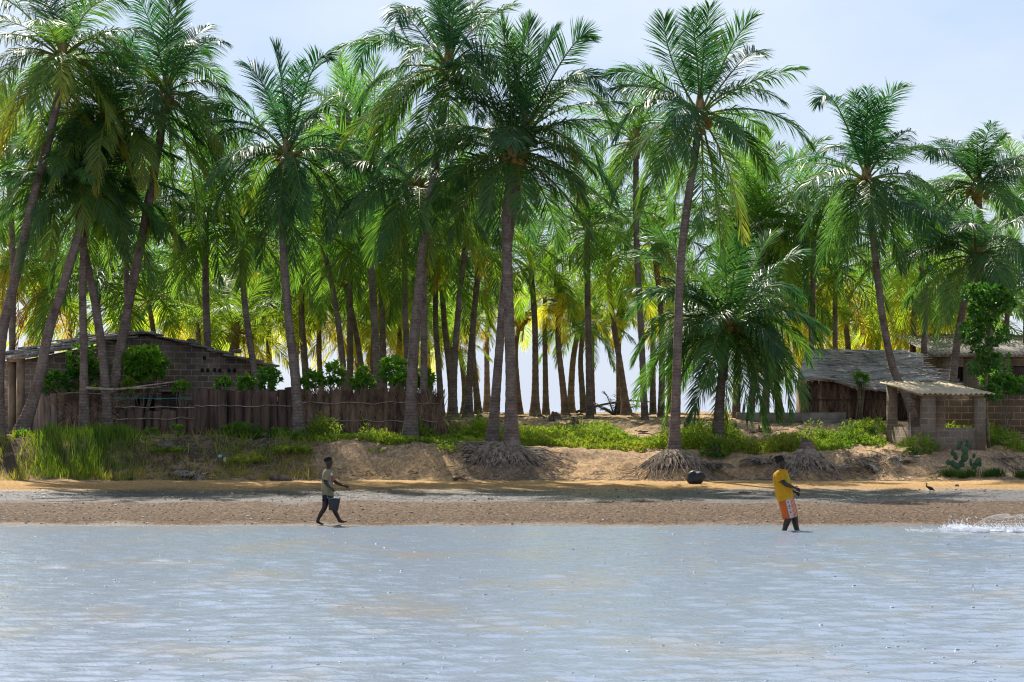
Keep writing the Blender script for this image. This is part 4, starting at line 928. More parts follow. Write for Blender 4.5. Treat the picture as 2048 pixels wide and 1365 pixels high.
# thin leafy tree in front of the back house
tr = thing('leafy_tree', 'thin leafy tree with clumped dark foliage beside the shelter roof', 'tree', (wx(1978, 83.5), 83.5, g1(wx(1978, 83.5), 83.5) - .05)); o = np.array(tr.location)
P = lambda px, row, dy=0: np.array([wx(px, 83.5), 83.5 + dy, wz(row, 83.5)]) - o
b = MB(); b.tube(spline([(0, 0, 0), P(1972, 800), P(1976, 700), P(1980, 600)], 20), np.linspace(.06, .02, 20), 7)
limbs = [((1974, 760), (1945, 690)), ((1976, 700), (1960, 640)), ((1976, 700), (2010, 600)), ((1974, 780), (1985, 790)), ((1975, 730), (1960, 720)), ((1978, 640), (1955, 590)), ((1978, 640), (2005, 585)), ((1974, 790), (2000, 797))]
for p0, p1 in limbs: b.tube(spline([P(*p0), (P(*p0) + P(*p1)) / 2 + [0, rng.normal(0, .1), .06], P(*p1)], 8), np.linspace(.025, .008, 8), 5)
b.build('trunk', M_STEM, tr, smooth=True)
b = MB(); r = np.random.default_rng(8)
for (px, row, rx, rz, n) in [(1945, 585, 22, 16, 55), (1985, 590, 32, 20, 110), (2010, 610, 20, 18, 50), (1965, 625, 28, 20, 80), (1940, 668, 22, 26, 70), (1965, 690, 26, 22, 70), (1955, 735, 20, 18, 45), (1995, 725, 30, 22, 60), (1985, 785, 24, 17, 55), (2005, 665, 16, 18, 30), (1975, 650, 20, 14, 35)]:
    s = 83.5 / F_PX; u = nrm(r.normal(0, 1, (n, 3))) * r.uniform(.2, 1, (n, 1)) ** .6; cc = P(px, row) + u * np.array([rx * s, .38, rz * s]); per = 7
    base = np.repeat(cc, per, 0) + r.normal(0, .02, (n * per, 3)); dirs = np.repeat(u, per, 0) + r.normal(0, .6, (n * per, 3)) + [0, 0, .2]
    blades(b, base, dirs, .15 * r.uniform(.6, 1.2, n * per), .06, np.stack([np.clip(.02 + np.repeat(r.normal(.04, .07, n), per), 0, 1), np.repeat(r.uniform(.05, .7, n), per)], -1), .6, r)
b.build('crown', M_LEAF, tr, tint=True)

# weeds: low leafy ground cover on the bank top
r = np.random.default_rng(21)
def scatter_rows(n, x0, x1, d0, d1, dens, r):
    out = []
    while sum(map(len, out)) < n:
        px = r.uniform(x0, x1, 4000); d = r.uniform(d0, d1, 4000); x = wx(px, d)
        ok = r.random(4000) < dens(px, d, x); out.append(np.stack([x[ok], d[ok]], -1))
    return np.concatenate(out)[:n]
def dens1(px, d, x):
    front = 81.7 + np.interp(px, [600, 900, 1300, 1700, 2048], [.3, .2, .2, .4, .9]) + .6 * (noise2(x * .8, d * 0 + 3, 31) - .5)
    a = np.clip((d - front) / .25, 0, 1) * np.clip((86.0 + 2.0 * (noise2(x * .45, d * 0, 33) - .5) - d) / .6, 0, 1)
    a = a * (fbm(x * .7, d * .6, 35) > np.interp(px, [600, 860, 900, 1200, 1660, 1720, 2048], [.46, .44, .30, .33, .34, .40, .30]))
    return a * np.where((px < 885) & (d > 83.5), 0, 1) * np.where((px > 1770) & (px < 1975) & (d > 82.2) & (d < 85.3), 0, 1)
pts = scatter_rows(6500, 600, 2110, 81.5, 87, dens1, r)
b = MB(); n = len(pts); per = 11; z = gz(pts[:, 0], pts[:, 1]); H = .06 + .62 * np.clip(noise2(pts[:, 0] * 1.1, pts[:, 1] * .9, 36) * 1.5 - .35, 0, 1) * r.uniform(.5, 1.15, n)
base = np.repeat(np.stack([pts[:, 0], pts[:, 1], z], -1), per, 0); hh = np.repeat(H, per) * r.uniform(.0, 1, n * per)
base = base + np.stack([r.normal(0, .05, n * per), r.normal(0, .05, n * per), hh - .01], -1)
dirs = r.normal(0, .9, (n * per, 3)) + [0, 0, .8]; ta = np.clip(np.repeat(.12 + .4 * noise2(pts[:, 0] * .5, pts[:, 1] * .5, 38) + r.normal(0, .07, n), per), 0, 1)
blades(b, base, dirs, .11 * r.uniform(.6, 1.3, n * per), .034, np.stack([ta, np.repeat(r.uniform(.3, .9, n), per)], -1), .3, r)
tag(b.build('weeds', M_WEED, tint=True), 'bright green low weeds covering the top of the bank', 'weeds', kind='stuff')
# creeping vines on the sandy face of the bank
def dens2(px, d, x): return (fbm(x * 1.1, d * 1.1, 51) > np.interp(d, [79.5, 81, 82.4], [.62, .5, .38])) * 1.0 * np.interp(px, [620, 660, 900, 930], [0, 1, 1, .1])
pts = scatter_rows(800, 625, 930, 79.6, 83.4, dens2, r); n = len(pts); per = 9
base = np.repeat(np.stack([pts[:, 0], pts[:, 1], gz(pts[:, 0], pts[:, 1])], -1), per, 0) + np.stack([r.normal(0, .07, n * per), r.normal(0, .07, n * per), r.uniform(.01, .12, n * per)], -1)
b = MB(); blades(b, base, r.normal(0, .8, (n * per, 3)) + [0, 0, .6], .085, .06, np.stack([np.clip(r.normal(.28, .08, n * per), 0, 1), np.repeat(r.uniform(.4, .9, n), per)], -1), .3, r)
tag(b.build('creeping_vines', M_WEED, tint=True), 'light green vines creeping down the sandy bank face', 'vines', kind='stuff')
# tall grass on the near end of the bank
def grass(name, lab, n, dens, x0, x1, d0, d1, hmin, hmax, age, wd, seed, hf=None, lean=.18):
    r = np.random.default_rng(seed); pts = scatter_rows(n, x0, x1, d0, d1, dens, r); n = len(pts); z = gz(pts[:, 0], pts[:, 1])
    px = 1024 + pts[:, 0] * F_PX / pts[:, 1]; h = r.uniform(hmin, hmax, n) * (hf(px, pts[:, 1]) if hf is not None else 1)
    b = MB(); base = np.stack([pts[:, 0], pts[:, 1], z - .02], -1); dirs = np.stack([r.normal(0, lean, n), r.normal(0, lean, n), np.ones(n)], -1)
    ta = np.clip(age + np.interp(pts[:, 1], [79.3, 80.8], [.3, 0]) + .25 * (fbm(pts[:, 0] * .8, pts[:, 1] * .8, seed) - .45) + r.normal(0, .1, n), 0, 1)
    blades(b, base, dirs, h, wd * r.uniform(.7, 1.4, n), np.stack([ta, r.uniform(.15, .8, n)], -1), r.uniform(0, .45, n), r)
    return tag(b.build(name, M_WEED, tint=True), lab, 'grass', kind='stuff')
d3 = lambda px, d, x: np.clip(np.interp(px, [55, 115, 230, 285], [0, 1, 1, 0]) * (.35 + 1.1 * (fbm(x * 1.6, d * 1.2, 65) > .42)) * np.interp(d, [79.3, 79.8, 83.2, 83.6], [.7, 1, 1, 0]), 0, 1)
grass('tall_grass', 'tall green reedy grass on the bank before the pale stakes', 5200, d3, 30, 320, 79.3, 83.4, .22, .72, .10, .017, 61, lambda px, d: .9 * np.interp(d, [79.3, 80.5, 83], [.6, .95, .8]) * (.55 + .75 * fbm(px * .05, d * 1.3, 64)) * np.interp(px, [40, 110, 240, 310], [.45, 1, 1, .5]), .17)
d4 = lambda px, d, x: np.clip(np.interp(px, [-60, 0, 120, 240, 300, 330, 400, 480, 620, 640], [1, 1, .7, .5, .5, .3, .12, .75, .7, 0]) * (fbm(x * 1.0, d * .7, 63) > .40), 0, 1) * np.interp(d, [79.0, 79.4, 81.6, 82.2], [.6, 1, 1, 0])
grass('dry_grass', 'straw and olive grass along the foot of the shaded bank', 3600, d4, -60, 640, 79.0, 82.2, .14, .42, .45, .014, 62, None, .4)
# litter: twigs and fallen straw along the foot of the bank and under the palms
r = np.random.default_rng(77); b = MB()
def litter(n, x0, x1, d0, d1, th, lmin, lmax, rad, seed):
    rr = np.random.default_rng(seed); k = 0
    while k < n:
        px, d = rr.uniform(x0, x1), rr.uniform(d0, d1); x = wx(px, d)
        if fbm(np.array([x * .9]), np.array([d * .7]), seed)[0] < th: continue
        l_ = rr.uniform(lmin, lmax); a = rr.uniform(0, 3.14); dx, dy = math.cos(a) * l_ / 2, math.sin(a) * l_ / 2
        cxx, cyy = x + rr.normal(0, .12) * l_, d + rr.normal(0, .12) * l_
        p = np.array([(x - dx, d - dy, g1(x - dx, d - dy) + .01), (cxx, cyy, g1(cxx, cyy) + rr.uniform(.01, .05)), (x + dx, d + dy, g1(x + dx, d + dy) + .01)])
        b.tube(p, rad * rr.uniform(.6, 1.3), 3, cap=False, mi=int(rr.random() < .45)); k += 1
litter(900, 560, 2060, 78.9, 80.1, .40, .08, .32, .006, 91)
litter(1300, 230, 660, 79.2, 82.5, .36, .08, .36, .006, 92)
litter(420, 880, 2060, 86, 104, .46, .15, .7, .018, 93)
litter(420, 1640, 2060, 79.5, 81.8, .40, .1, .4, .008, 94)
litter(160, 640, 960, 79.6, 81.6, .44, .06, .25, .005, 95)
tag(b.build('litter', [M_STICK, M_DKSTICK]), 'dry twigs and palm litter strewn along the bank', 'litter', kind='stuff')
# shells, clods and stones strewn over the mud flat
b = MB(); r = np.random.default_rng(78)
for k in range(2600):
    d = r.uniform(60.3, 74.5); x = wx(r.uniform(-30, 2080), d); s = abs(r.normal(.0, .008)) + .005
    b.ell((x, d, g1(x, d) + s * .35), (s * 1.3, s * 1.2, s * .8), 5, 4, rotz(r.uniform(0, 3)), mi=int(r.random() < .3))
M_CLOD = simple_mat('mud_clod', (.10, .075, .06), (.22, .165, .125), 9, .85); M_SHELL = simple_mat('pale_shell', (.45, .41, .37), (.65, .6, .55), 9, .5)
tag(b.build('shells', [M_CLOD, M_SHELL]), 'mud clods and pale shells scattered over the flat', 'shells', kind='stuff')

# ---- single objects on the bank
M_DEAD = leaf_mat('dead_frond', (.10, .085, .075), (.14, .12, .10), (.22, .19, .16), (.30, .26, .22), trans=.12, rough=.8, spec=.15, tgain=1.0)
def clump_fronds(name, lab, px, d, n, L_, seed, age=.85, dark=.3, cat='dead fronds', group='heaps of dead palm fronds', up=.35):
    r = np.random.default_rng(seed); x = wx(px, d); root = thing(name, lab, cat, (x, d, g1(x, d)), 0, group)
    for k in range(n):
        b = MB(); az = r.uniform(0, 6.28); dd = vdir(az, r.uniform(.0, up)); l_ = L_ * r.uniform(.6, 1.1)
        frond(b, np.array([0, 0, .03]), dd * l_ * .5 + np.array([0, 0, .16]), dd * l_ + np.array([0, 0, -.05]), min(1, age + r.normal(0, .06)), dark * r.uniform(.5, 1.6), .3, 22, r, hang=.6, wid=.028)
        b.build('frond', M_DEAD, root, tint=True)
    return root
clump_fronds('frond_heap', 'pale dead fronds collapsed behind the person in yellow', 1520, 80.6, 7, .8, 1, dark=.4)
clump_fronds('frond_heap', 'grey dead fronds on the bank below the shelter bush', 1798, 80.7, 8, .75, 2, dark=.6)
clump_fronds('frond_heap', 'small grey frond scrap between stump and shelter', 1728, 80.3, 4, .6, 3, dark=.8)
clump_fronds('frond_heap', 'dark dead fronds piled against the cone of roots', 1412, 80.0, 7, .7, 4, dark=.1)
clump_fronds('frond_heap', 'dark heap of fallen fronds between leaning grove trunks', 1228, 101.5, 12, 1.5, 5, dark=.02, up=.9)
clump_fronds('frond_heap', 'pale dry branches heaped before the tan block wall', 2028, 84.6, 9, .9, 6, dark=.9)
clump_fronds('frond_heap', 'straw coloured frond heap at the foot of shaded bank', 395, 79.5, 7, .8, 7, dark=.8)
def stump(lab, px, d, h, r0, seed, root_r=None):
    r = np.random.default_rng(seed); x = wx(px, d); g_ = g1(x, d); root = thing('palm_stump', lab, 'tree stump', (x, d, g_ - .05), 0, 'palm stumps')
    k = 10; t = np.linspace(0, 1, k); b = MB()
    pts = np.stack([.04 * t, 0 * t, t * h], -1); b.tube(pts, r0 * (1.0 - .45 * t ** .7) * (1 + r.normal(0, .02, k)), 11)
    v = b.v[-1]; top = v[:, 2] > h * .95; v[top, 2] += r.normal(0, .05, top.sum()) + v[top, 0] * -.4
    b.build('trunk', M_BARK, root, smooth=False)
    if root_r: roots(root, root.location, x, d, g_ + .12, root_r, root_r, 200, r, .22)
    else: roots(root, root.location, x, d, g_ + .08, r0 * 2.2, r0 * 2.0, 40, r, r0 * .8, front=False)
    return root
stump('pointed stump on a broad cone of pale roots beside the person in yellow', 1612, 80.1, .42, .30, 1, 1.2)
stump('squat stump on the sunny ground beyond the weeds', 1110, 91.5, .36, .27, 2)
stump('darker stump just behind the twin palm trunks', 958, 90, .42, .2, 3)
stump('low split stump half hidden in weeds beside litter', 1147, 88, .32, .22, 4)
stump('small dark stump behind the tall rooted palm', 1372, 86, .45, .2, 5)
stump('broken stump before the hut platform', 1520, 87, .22, .17, 6)
stump('rotten stump sunk among the weeds left of tall rooted palm', 1215, 83.6, .34, .18, 7)
M_BLK = simple_mat('black_bag', (.008, .009, .011), (.025, .028, .032), 5, .5, spec=.4)
b = MB(); x = wx(1389, 77.2)
b.ell((0, 0, .14), (.235, .19, .19), 15, 10); v = b.v[-1]; v *= (1 + .55 * (noise2(v[:, 0] * 7 + 5, v[:, 2] * 7 + v[:, 1] * 3, 3) - .5) + .25 * (noise2(v[:, 0] * 17, v[:, 2] * 17, 9) - .5))[:, None]; v[:, 2] = np.maximum(v[:, 2], -.02)
tag(b.build('black_bag', M_BLK, smooth=False, loc=(x, 77.2, g1(x, 77.2))), 'lumpy black bag lying on the sand before the cone of roots', 'bag')
def rock(lab, px, d, s, m, seed, name='stone', cat='stone', group=None):
    r = np.random.default_rng(seed); x = wx(px, d); b = MB(); b.ell((0, 0, s[2] * .5), s, 10, 7); v = b.v[-1]; v *= (1 + .5 * (noise2(v[:, 0] * 3 / s[0] + seed, v[:, 2] * 3 / s[2] + v[:, 1] * 4, seed) - .5))[:, None]
    return tag(b.build(name, m, smooth=False, loc=(x, d, g1(x, d))), lab, cat, group)
rock('dark flat clod on the mud near the person in yellow', 1488, 72.5, (.16, .1, .03), M_CLOD, 3, 'driftwood', 'driftwood')
rock('dark pebble on the sand right of the heron', 1914, 76, (.06, .06, .04), M_CLOD, 4)
rock('white scrap on the bank below the shelter', 1834, 81.2, (.12, .1, .03), M_SHELL, 5, 'plastic_scrap', 'litter')
rock('white scrap caught in the shaded bank', 450, 80.4, (.05, .05, .08), M_SHELL, 6, 'plastic_scrap', 'litter')
rock('pale blue scrap caught in the shaded bank', 440, 80.5, (.07, .05, .06), simple_mat('blue_plastic', (.2, .42, .46), (.3, .55, .6), 4, .5), 7, 'plastic_scrap', 'litter')
rock('dark rubbish lump where the shaded bank begins', 330, 80.8, (.25, .2, .16), M_DKSTICK, 8, 'rubbish_lump', 'litter')
rock('dark clod of roots low on the bank left of the boy', 562, 79.0, (.32, .2, .12), M_DKSTICK, 9, 'root_clod', 'root clod')
rock('dark log end before the hut platform', 1462, 88.5, (.2, .15, .12), M_DKSTICK, 10, 'log', 'log')
b = MB(); x = wx(920, 78.6); b.tube(np.array([(-.18, .1, .05), (0, 0, .09), (.2, -.12, .03)]), [.05, .04, .02], 6); tag(b.build('driftwood', M_DKSTICK, smooth=True, loc=(x, 78.6, g1(x, 78.6))), 'short dark driftwood stick left of the exposed root mat', 'driftwood')
b = MB(); x = wx(1270, 101); b.tube(spline([(-1.3, 0, .1), (-.4, 0, .35), (.6, 0, .5), (1.4, .2, .45)], 10), np.linspace(.05, .02, 10), 5); tag(b.build('fallen_branch', M_DKSTICK, smooth=True, loc=(x - .8, 101, g1(x, 101))), 'long bare branch arching from the dark frond heap', 'branch')
# prickly pear
M_PAD = simple_mat('cactus_pad', (.02, .065, .03), (.05, .12, .05), 7, .5, spec=.4)
cx, cd = wx(1925, 80.4), 80.4; cg = g1(cx, cd); ct = thing('prickly_pear', 'dark prickly pear cactus standing on the bank before the shelter', 'cactus', (cx, cd, cg))
for px, row, s in [(1925, 935, .13), (1907, 928, .10), (1942, 925, .11), (1930, 915, .13), (1914, 913, .11), (1927, 900, .12), (1906, 905, .09), (1918, 893, .09), (1936, 890, .09), (1941, 887, .09), (1924, 886, .07), (1954, 922, .10), (1947, 912, .07), (1896, 925, .08), (1958, 928, .08), (1917, 885, .06), (1933, 882, .05), (1950, 935, .11), (1912, 938, .10)]:
    b = MB(); p = np.array([wx(px, cd) - cx, rng.normal(0, .12), max(wz(row, cd) - cg, s * .8)])
    b.ell(p, (s * .82, s * .2, s * 1.1), 12, 8, rotz(rng.normal(0, .5)) @ roty(rng.normal(0, .45))); b.build('pad', M_PAD, ct, smooth=True)
for px, d, n, lab in [(1898, 79.6, 240, 'dark grass tuft below the cactus on its house side'), (1925, 79.5, 200, 'dark grass tuft straight below the cactus'), (1940, 79.6, 160, 'small dark tuft at the cactus corner'), (1992, 79.8, 260, 'wide dark tuft on the bank beyond the cactus'), (1976, 79.7, 150, 'narrow dark tuft next to the wide one'), (2044, 79.8, 180, 'dark tuft at the frame edge of the bank'), (262, 78.9, 50, 'small sprig on sand before the tall grass')]:
    x = wx(px, d); g_ = g1(x, d); r = np.random.default_rng(px); b = MB(); rr = .13 if n > 100 else .06
    base = np.stack([r.normal(0, rr * .8, n), r.normal(0, rr * .5, n), np.zeros(n)], -1)
    blades(b, base, np.stack([r.normal(0, .18, n), r.normal(0, .18, n), np.ones(n)], -1), r.uniform(.12, .3, n) * (1 if n > 100 else .5), .016, np.stack([np.clip(r.normal(.0, .04, n), 0, 1), r.uniform(0, .25, n)], -1), .2, r)
    tag(b.build('grass_tuft', M_WEED, tint=True, loc=(x, d, g_ - .01)), lab, 'grass tuft', 'dark grass tufts on the bank')
# ================================================================== people, bucket, bird, net
M_SKIN = simple_mat('dark_skin', (.030, .017, .012), (.048, .027, .019), 7, .5, spec=.3, bstr=.1)
M_HAIR = simple_mat('black_hair', (.006, .005, .006), (.016, .013, .014), 30, .9, bstr=1)
M_EYE = simple_mat('eye_white', (.5, .47, .44), (.6, .57, .53), 5, .3)
def body(name, joints, edges, parent, root):
    bm = bmesh.new(); lay = bm.verts.layers.skin.verify(); vs = {}
    for k, j in joints.items():
        v = bm.verts.new(j[:3]); rr = j[3] if isinstance(j[3], (tuple, list)) else (j[3], j[3]); v[lay].radius = rr; v[lay].use_root = (k == root); vs[k] = v
    for a, c in edges: bm.edges.new((vs[a], vs[c]))
    me = bpy.data.meshes.new(name); bm.to_mesh(me); bm.free(); me.materials.append(M_SKIN)
    o = bpy.data.objects.new(name, me); COL.objects.link(o); o.parent = parent
    sk = o.modifiers.new('skin', 'SKIN'); sk.use_smooth_shade = True; sk.branch_smoothing = .6
    ss = o.modifiers.new('sub', 'SUBSURF'); ss.levels = 2; ss.render_levels = 2; return o
def loft(b, rings, n=40, mi=None, inner=.008):
    """rings: (centre, half-depth along x, half-width along y, tilt); open tube with thickness"""
    vs = []; th = np.arange(n) * 2 * math.pi / n
    for c, ax, ay, tilt in rings:
        q = np.stack([ax * np.cos(th), ay * np.sin(th), 0 * th], -1) @ roty(tilt).T; vs.append(q + np.array(c))
    vs = np.array(vs); ph_ = np.arange(len(rings))[:, None] * .16; wr = .020 * np.sin(th * 5 + ph_ * 3.1 + 1.2 * np.sin(ph_ * 2)) + .014 * np.sin(th * 9 - ph_ * 5.3); cn_ = np.array([r_[0] for r_ in rings])[:, None]; vs = cn_ + (vs - cn_) * (1 + wr * np.linspace(.3, 1.6, len(rings))[:, None])[..., None]
    k = len(rings); V = vs.reshape(-1, 3); cen = np.repeat(np.array([r_[0] for r_ in rings], float), n, 0); Vi = V + (cen - V) * .05
    i = np.arange(k - 1)[:, None] * n; j = np.arange(n)[None]; j2 = (j + 1) % n
    f = np.stack([i + j, i + j2, i + n + j2, i + n + j], -1).reshape(-1, 4); m = k * n
    e0 = np.stack([j[0], j[0] + m, j2[0] + m, j2[0]], -1); e1 = np.stack([j[0] + (k - 1) * n, j2[0] + (k - 1) * n, j2[0] + (k - 1) * n + m, j[0] + (k - 1) * n + m], -1)
    b.add(V, [])
    b.n -= len(V); b.v.pop(); b.t.pop()
    VV = np.concatenate([V, Vi]); F_ = np.concatenate([f, f[:, ::-1] + m, e0, e1])
    if mi is None: b.add(VV, [F_])
    else:
        ids = np.array([mi(VV[q].mean(0)) for q in F_]); b.add(VV, [F_[ids == a] for a in np.unique(ids)]); b.fm[-len(np.unique(ids)):] = [np.full((ids == a).sum(), a) for a in np.unique(ids)]
def interp_rings(keys, n):
    t = np.linspace(0, len(keys) - 1, n); A = np.array([[*k[0], k[1], k[2], k[3]] for k in keys], float); s = spline(A, n)
    return [(q[:3], q[3], q[4], q[5]) for q in s]
def sleeve(b, pts, r0, r1, mi=0):
    p = spline(pts, 7); d = np.gradient(p, axis=0); d = nrm(d); a = nrm(np.cross(d, [0, 1.0, .2])); c = np.cross(d, a); n = 18; th = np.arange(n) * 2 * math.pi / n
    rad = np.linspace(r0, r1, 7)[:, None, None]; ring = np.cos(th)[None, :, None] * a[:, None] + np.sin(th)[None, :, None] * c[:, None]
    V = (p[:, None] + rad * ring).reshape(-1, 3); Vi = (p[:, None] + rad * .9 * ring).reshape(-1, 3); i = np.arange(6)[:, None] * n; j = np.arange(n)[None]; j2 = (j + 1) % n; m = 7 * n
    f = np.stack([i + j, i + j2, i + n + j2, i + n + j], -1).reshape(-1, 4); e1 = np.stack([j[0] + 6 * n, j2[0] + 6 * n, j2[0] + 6 * n + m, j[0] + 6 * n + m], -1)
    b.add(np.concatenate([V, Vi]), [np.concatenate([f, f[:, ::-1] + m, e1])], mi=mi)
def hand(J, E, tag_, wrist, palm_dir, across, curl, scale=1.0, wname=None):
    """palm and five bent fingers as skin chains rooted in the palm; palm_dir points to the knuckles, across towards the thumb, curl is the bend direction"""
    pd, ac, cu = nrm(palm_dir), nrm(across), nrm(curl); s = scale; w0 = np.array(wrist)
    J[tag_ + 'palm'] = (*(w0 + pd * .045 * s), (.030 * s, .018 * s)); E.append((wname, tag_ + 'palm'))
    for k, (off, ln) in enumerate([(.030, .070), (.011, .080), (-.010, .074), (-.029, .058)]):
        kn = w0 + pd * .088 * s + ac * off * s; a = kn + nrm(pd + cu * .35) * ln * .42 * s; e_ = a + nrm(pd + cu * (1.0 + .15 * k)) * ln * .38 * s; g_ = e_ + nrm(pd * .6 + cu * 1.3) * ln * .28 * s
        J[f'{tag_}f{k}a'] = (*kn, .0105 * s); J[f'{tag_}f{k}b'] = (*a, .0095 * s); J[f'{tag_}f{k}c'] = (*e_, .0085 * s); J[f'{tag_}f{k}d'] = (*g_, .0075 * s)
        E += [(tag_ + 'palm', f'{tag_}f{k}a'), (f'{tag_}f{k}a', f'{tag_}f{k}b'), (f'{tag_}f{k}b', f'{tag_}f{k}c'), (f'{tag_}f{k}c', f'{tag_}f{k}d')]
    t0 = w0 + pd * .035 * s + ac * .036 * s; t1 = t0 + nrm(pd * .7 + ac * .8 + cu * .3) * .034 * s; t2 = t1 + nrm(pd + ac * .3 + cu * .5) * .028 * s
    J[tag_ + 't0'] = (*t0, .013 * s); J[tag_ + 't1'] = (*t1, .0105 * s); J[tag_ + 't2'] = (*t2, .009 * s); E += [(tag_ + 'palm', tag_ + 't0'), (tag_ + 't0', tag_ + 't1'), (tag_ + 't1', tag_ + 't2')]
def face(parent, c, fwd, up, s):
    """eyes and lips on a head centred at c"""
    fwd, up = nrm(fwd), nrm(up); sd_ = np.cross(up, fwd); R_ = np.stack([fwd, sd_, up], 1)
    for sg in (-1, 1):
        b = MB(); b.ell(np.array(c) + fwd * .083 * s + sd_ * sg * .032 * s + up * .008 * s, np.array([.008, .014, .008]) * s, 8, 6, R_); b.ell(np.array(c) + fwd * .090 * s + sd_ * sg * .032 * s + up * .008 * s, np.array([.004, .006, .007]) * s, 8, 6, R_, mi=1); b.build('eye', [M_EYE, M_HAIR], parent, smooth=True)
    b = MB(); b.ell(np.array(c) + fwd * .088 * s - up * .062 * s, np.array([.014, .026, .008]) * s, 8, 6, R_); b.ell(np.array(c) + fwd * .086 * s - up * .073 * s, np.array([.014, .022, .008]) * s, 8, 6, R_); b.build('lips', simple_mat('lip', (.06, .025, .022), (.08, .035, .03), 4, .5), parent, smooth=True)

def leg(J, E, t, hip, knee, ankle, heel, toe, rs):
    h, k, a = map(np.array, (hip, knee, ankle))
    J[t + 'hip'] = (*h, rs[0]); J[t + 'th'] = (*(h * .55 + k * .45), rs[1]); J[t + 'knee'] = (*k, rs[2]); J[t + 'calf'] = (*(k * .68 + a * .32 + np.array([-.012, 0, 0])), rs[3]); J[t + 'ank'] = (*a, rs[4])
    J[t + 'heel'] = (*heel, rs[5]); m_ = np.array(heel) * .45 + np.array(toe) * .55; J[t + 'mid'] = (*(m_ + [0, 0, .006]), (rs[5] * .95, rs[5] * .75)); J[t + 'toe'] = (*toe, (rs[5] * .9, rs[5] * .5))
    E += [('pelvis', t + 'hip'), (t + 'hip', t + 'th'), (t + 'th', t + 'knee'), (t + 'knee', t + 'calf'), (t + 'calf', t + 'ank'), (t + 'ank', t + 'heel'), (t + 'ank', t + 'mid'), (t + 'mid', t + 'toe')]

# ---- boy with the bucket, walking along the water's edge
bd = 60.35; bx0 = wx(655, bd); bg0 = g1(bx0, bd)
boy = thing('person', 'barefoot boy in loose olive shirt walking along the water with a bucket', 'person', (bx0, bd, 0))
B = lambda px, row, y=0.0: np.array([wx(px, bd) - bx0, y, wz(row, bd)])
J, E = {}, []
J['pelvis'] = (*B(655.5, 990), (.085, .10)); J['waist'] = (*B(655.5, 976), (.075, .09)); J['chest'] = (*B(655.3, 955), (.085, .105)); J['neck0'] = (*B(655.6, 941), (.06, .07)); J['neck'] = (*B(656.2, 936.5), .05); J['jaw'] = (*B(659.2, 930.6), (.098, .088)); J['head'] = (*B(656.8, 922.6), (.142, .12)); J['crown'] = (*B(655.8, 917.5), (.10, .09)); J['nose'] = (*B(665.8, 925), .013)
E += [('pelvis', 'waist'), ('waist', 'chest'), ('chest', 'neck0'), ('neck0', 'neck'), ('neck', 'jaw'), ('jaw', 'head'), ('head', 'crown'), ('head', 'nose')]
for sg, t in ((-1, 'n'), (1, 'f')):
    J[t + 'ear'] = (*B(654.6, 923.5, sg * .078), .014); E.append(('head', t + 'ear'))
ns, ne, nw_ = B(653.6, 945.5, -.145), B(651.2, 963.5, -.205), B(660.5, 974.2, -.20)
J['ns'] = (*ns, .045); J['ne'] = (*ne, .037); J['nm'] = (*(ne * .6 + nw_ * .4), .036); J['nw'] = (*nw_, .026); E += [('neck0', 'ns'), ('ns', 'ne'), ('ne', 'nm'), ('nm', 'nw')]
hand(J, E, 'n', nw_, (.75, 0, -.55), (.45, .75, .2), (-.2, .55, -.75), .85, 'nw')
fs_, fe, fw = B(656.5, 945.5, .145), B(669, 965, .19), B(684.5, 972.3, .18)
J['fs'] = (*fs_, .045); J['fe'] = (*fe, .037); J['fm'] = (*(fe * .6 + fw * .4), .036); J['fw'] = (*fw, .026); E += [('neck0', 'fs'), ('fs', 'fe'), ('fe', 'fm'), ('fm', 'fw')]
hand(J, E, 'f', fw, (.9, 0, -.15), (.3, -.2, .8), (.1, -.4, -.7), .85, 'fw')
leg(J, E, 'n', B(653.5, 994, -.075), B(649.5, 1017, -.08), B(634.6, 1042.5, -.09), (B(633.5, 0)[0], -.09, bg0 + .028), (B(648, 0)[0], -.095, bg0 + .018), (.09, .075, .056, .054, .036, .036))
leg(J, E, 'f', B(657, 994, .075), B(668, 1019, .08), B(679.3, 1041.5, .085), (B(677.4, 0)[0], .085, bg0 + .028), (B(693.5, 0)[0], .09, bg0 + .075), (.09, .075, .056, .054, .036, .036))
body('body', J, E, boy, 'pelvis')
face(boy, B(656.4, 922.5), (1, 0, -.03), (.03, 0, 1), .86)
b = MB(); b.ell(B(655.4, 919.3), (.087, .079, .07), 16, 10, roty(-.3)); b.build('hair', M_HAIR, boy, smooth=True)
M_OLIVE = simple_mat('olive_cloth', (.17, .145, .08), (.26, .225, .13), 4, .95); M_RED = simple_mat('print_red', (.32, .03, .035), (.4, .04, .05), 4, .9); M_BLUE = simple_mat('print_blue', (.035, .06, .22), (.05, .08, .28), 4, .9); M_WHITE = simple_mat('print_white', (.55, .54, .55), (.65, .64, .65), 4, .9); M_YEL = simple_mat('print_yellow', (.5, .42, .03), (.6, .5, .05), 4, .9); M_SHORTD = simple_mat('dark_shorts', (.012, .012, .018), (.028, .026, .034), 5, .95)
def shirt_print(c):
    row = ROW_H + (H_CAM - c[2]) * F_PX / bd; px = 1024 + (c[0] + bx0) * F_PX / bd
    if c[0] > B(658, 0)[0] and abs(c[1]) < .11:
        if 947 < row < 951 and c[1] < .07: return 3
        if 951 <= row < 957: return 1 if px > 661.5 else 4
        if 957 <= row < 966: return 2 if px < 663.5 + (row - 957) * .2 else 1
    return 0
keys = [(B(656, 938.5), .045, .05, -.1), (B(655.3, 941.5), .085, .12, -.1), (B(655.0, 947), .105, .155, -.05), (B(655.0, 960), .115, .158, 0), (B(655.0, 975), .122, .165, 0), (B(655.4, 986), .13, .17, .1), (B(655.3, 991.5), .135, .172, .22)]
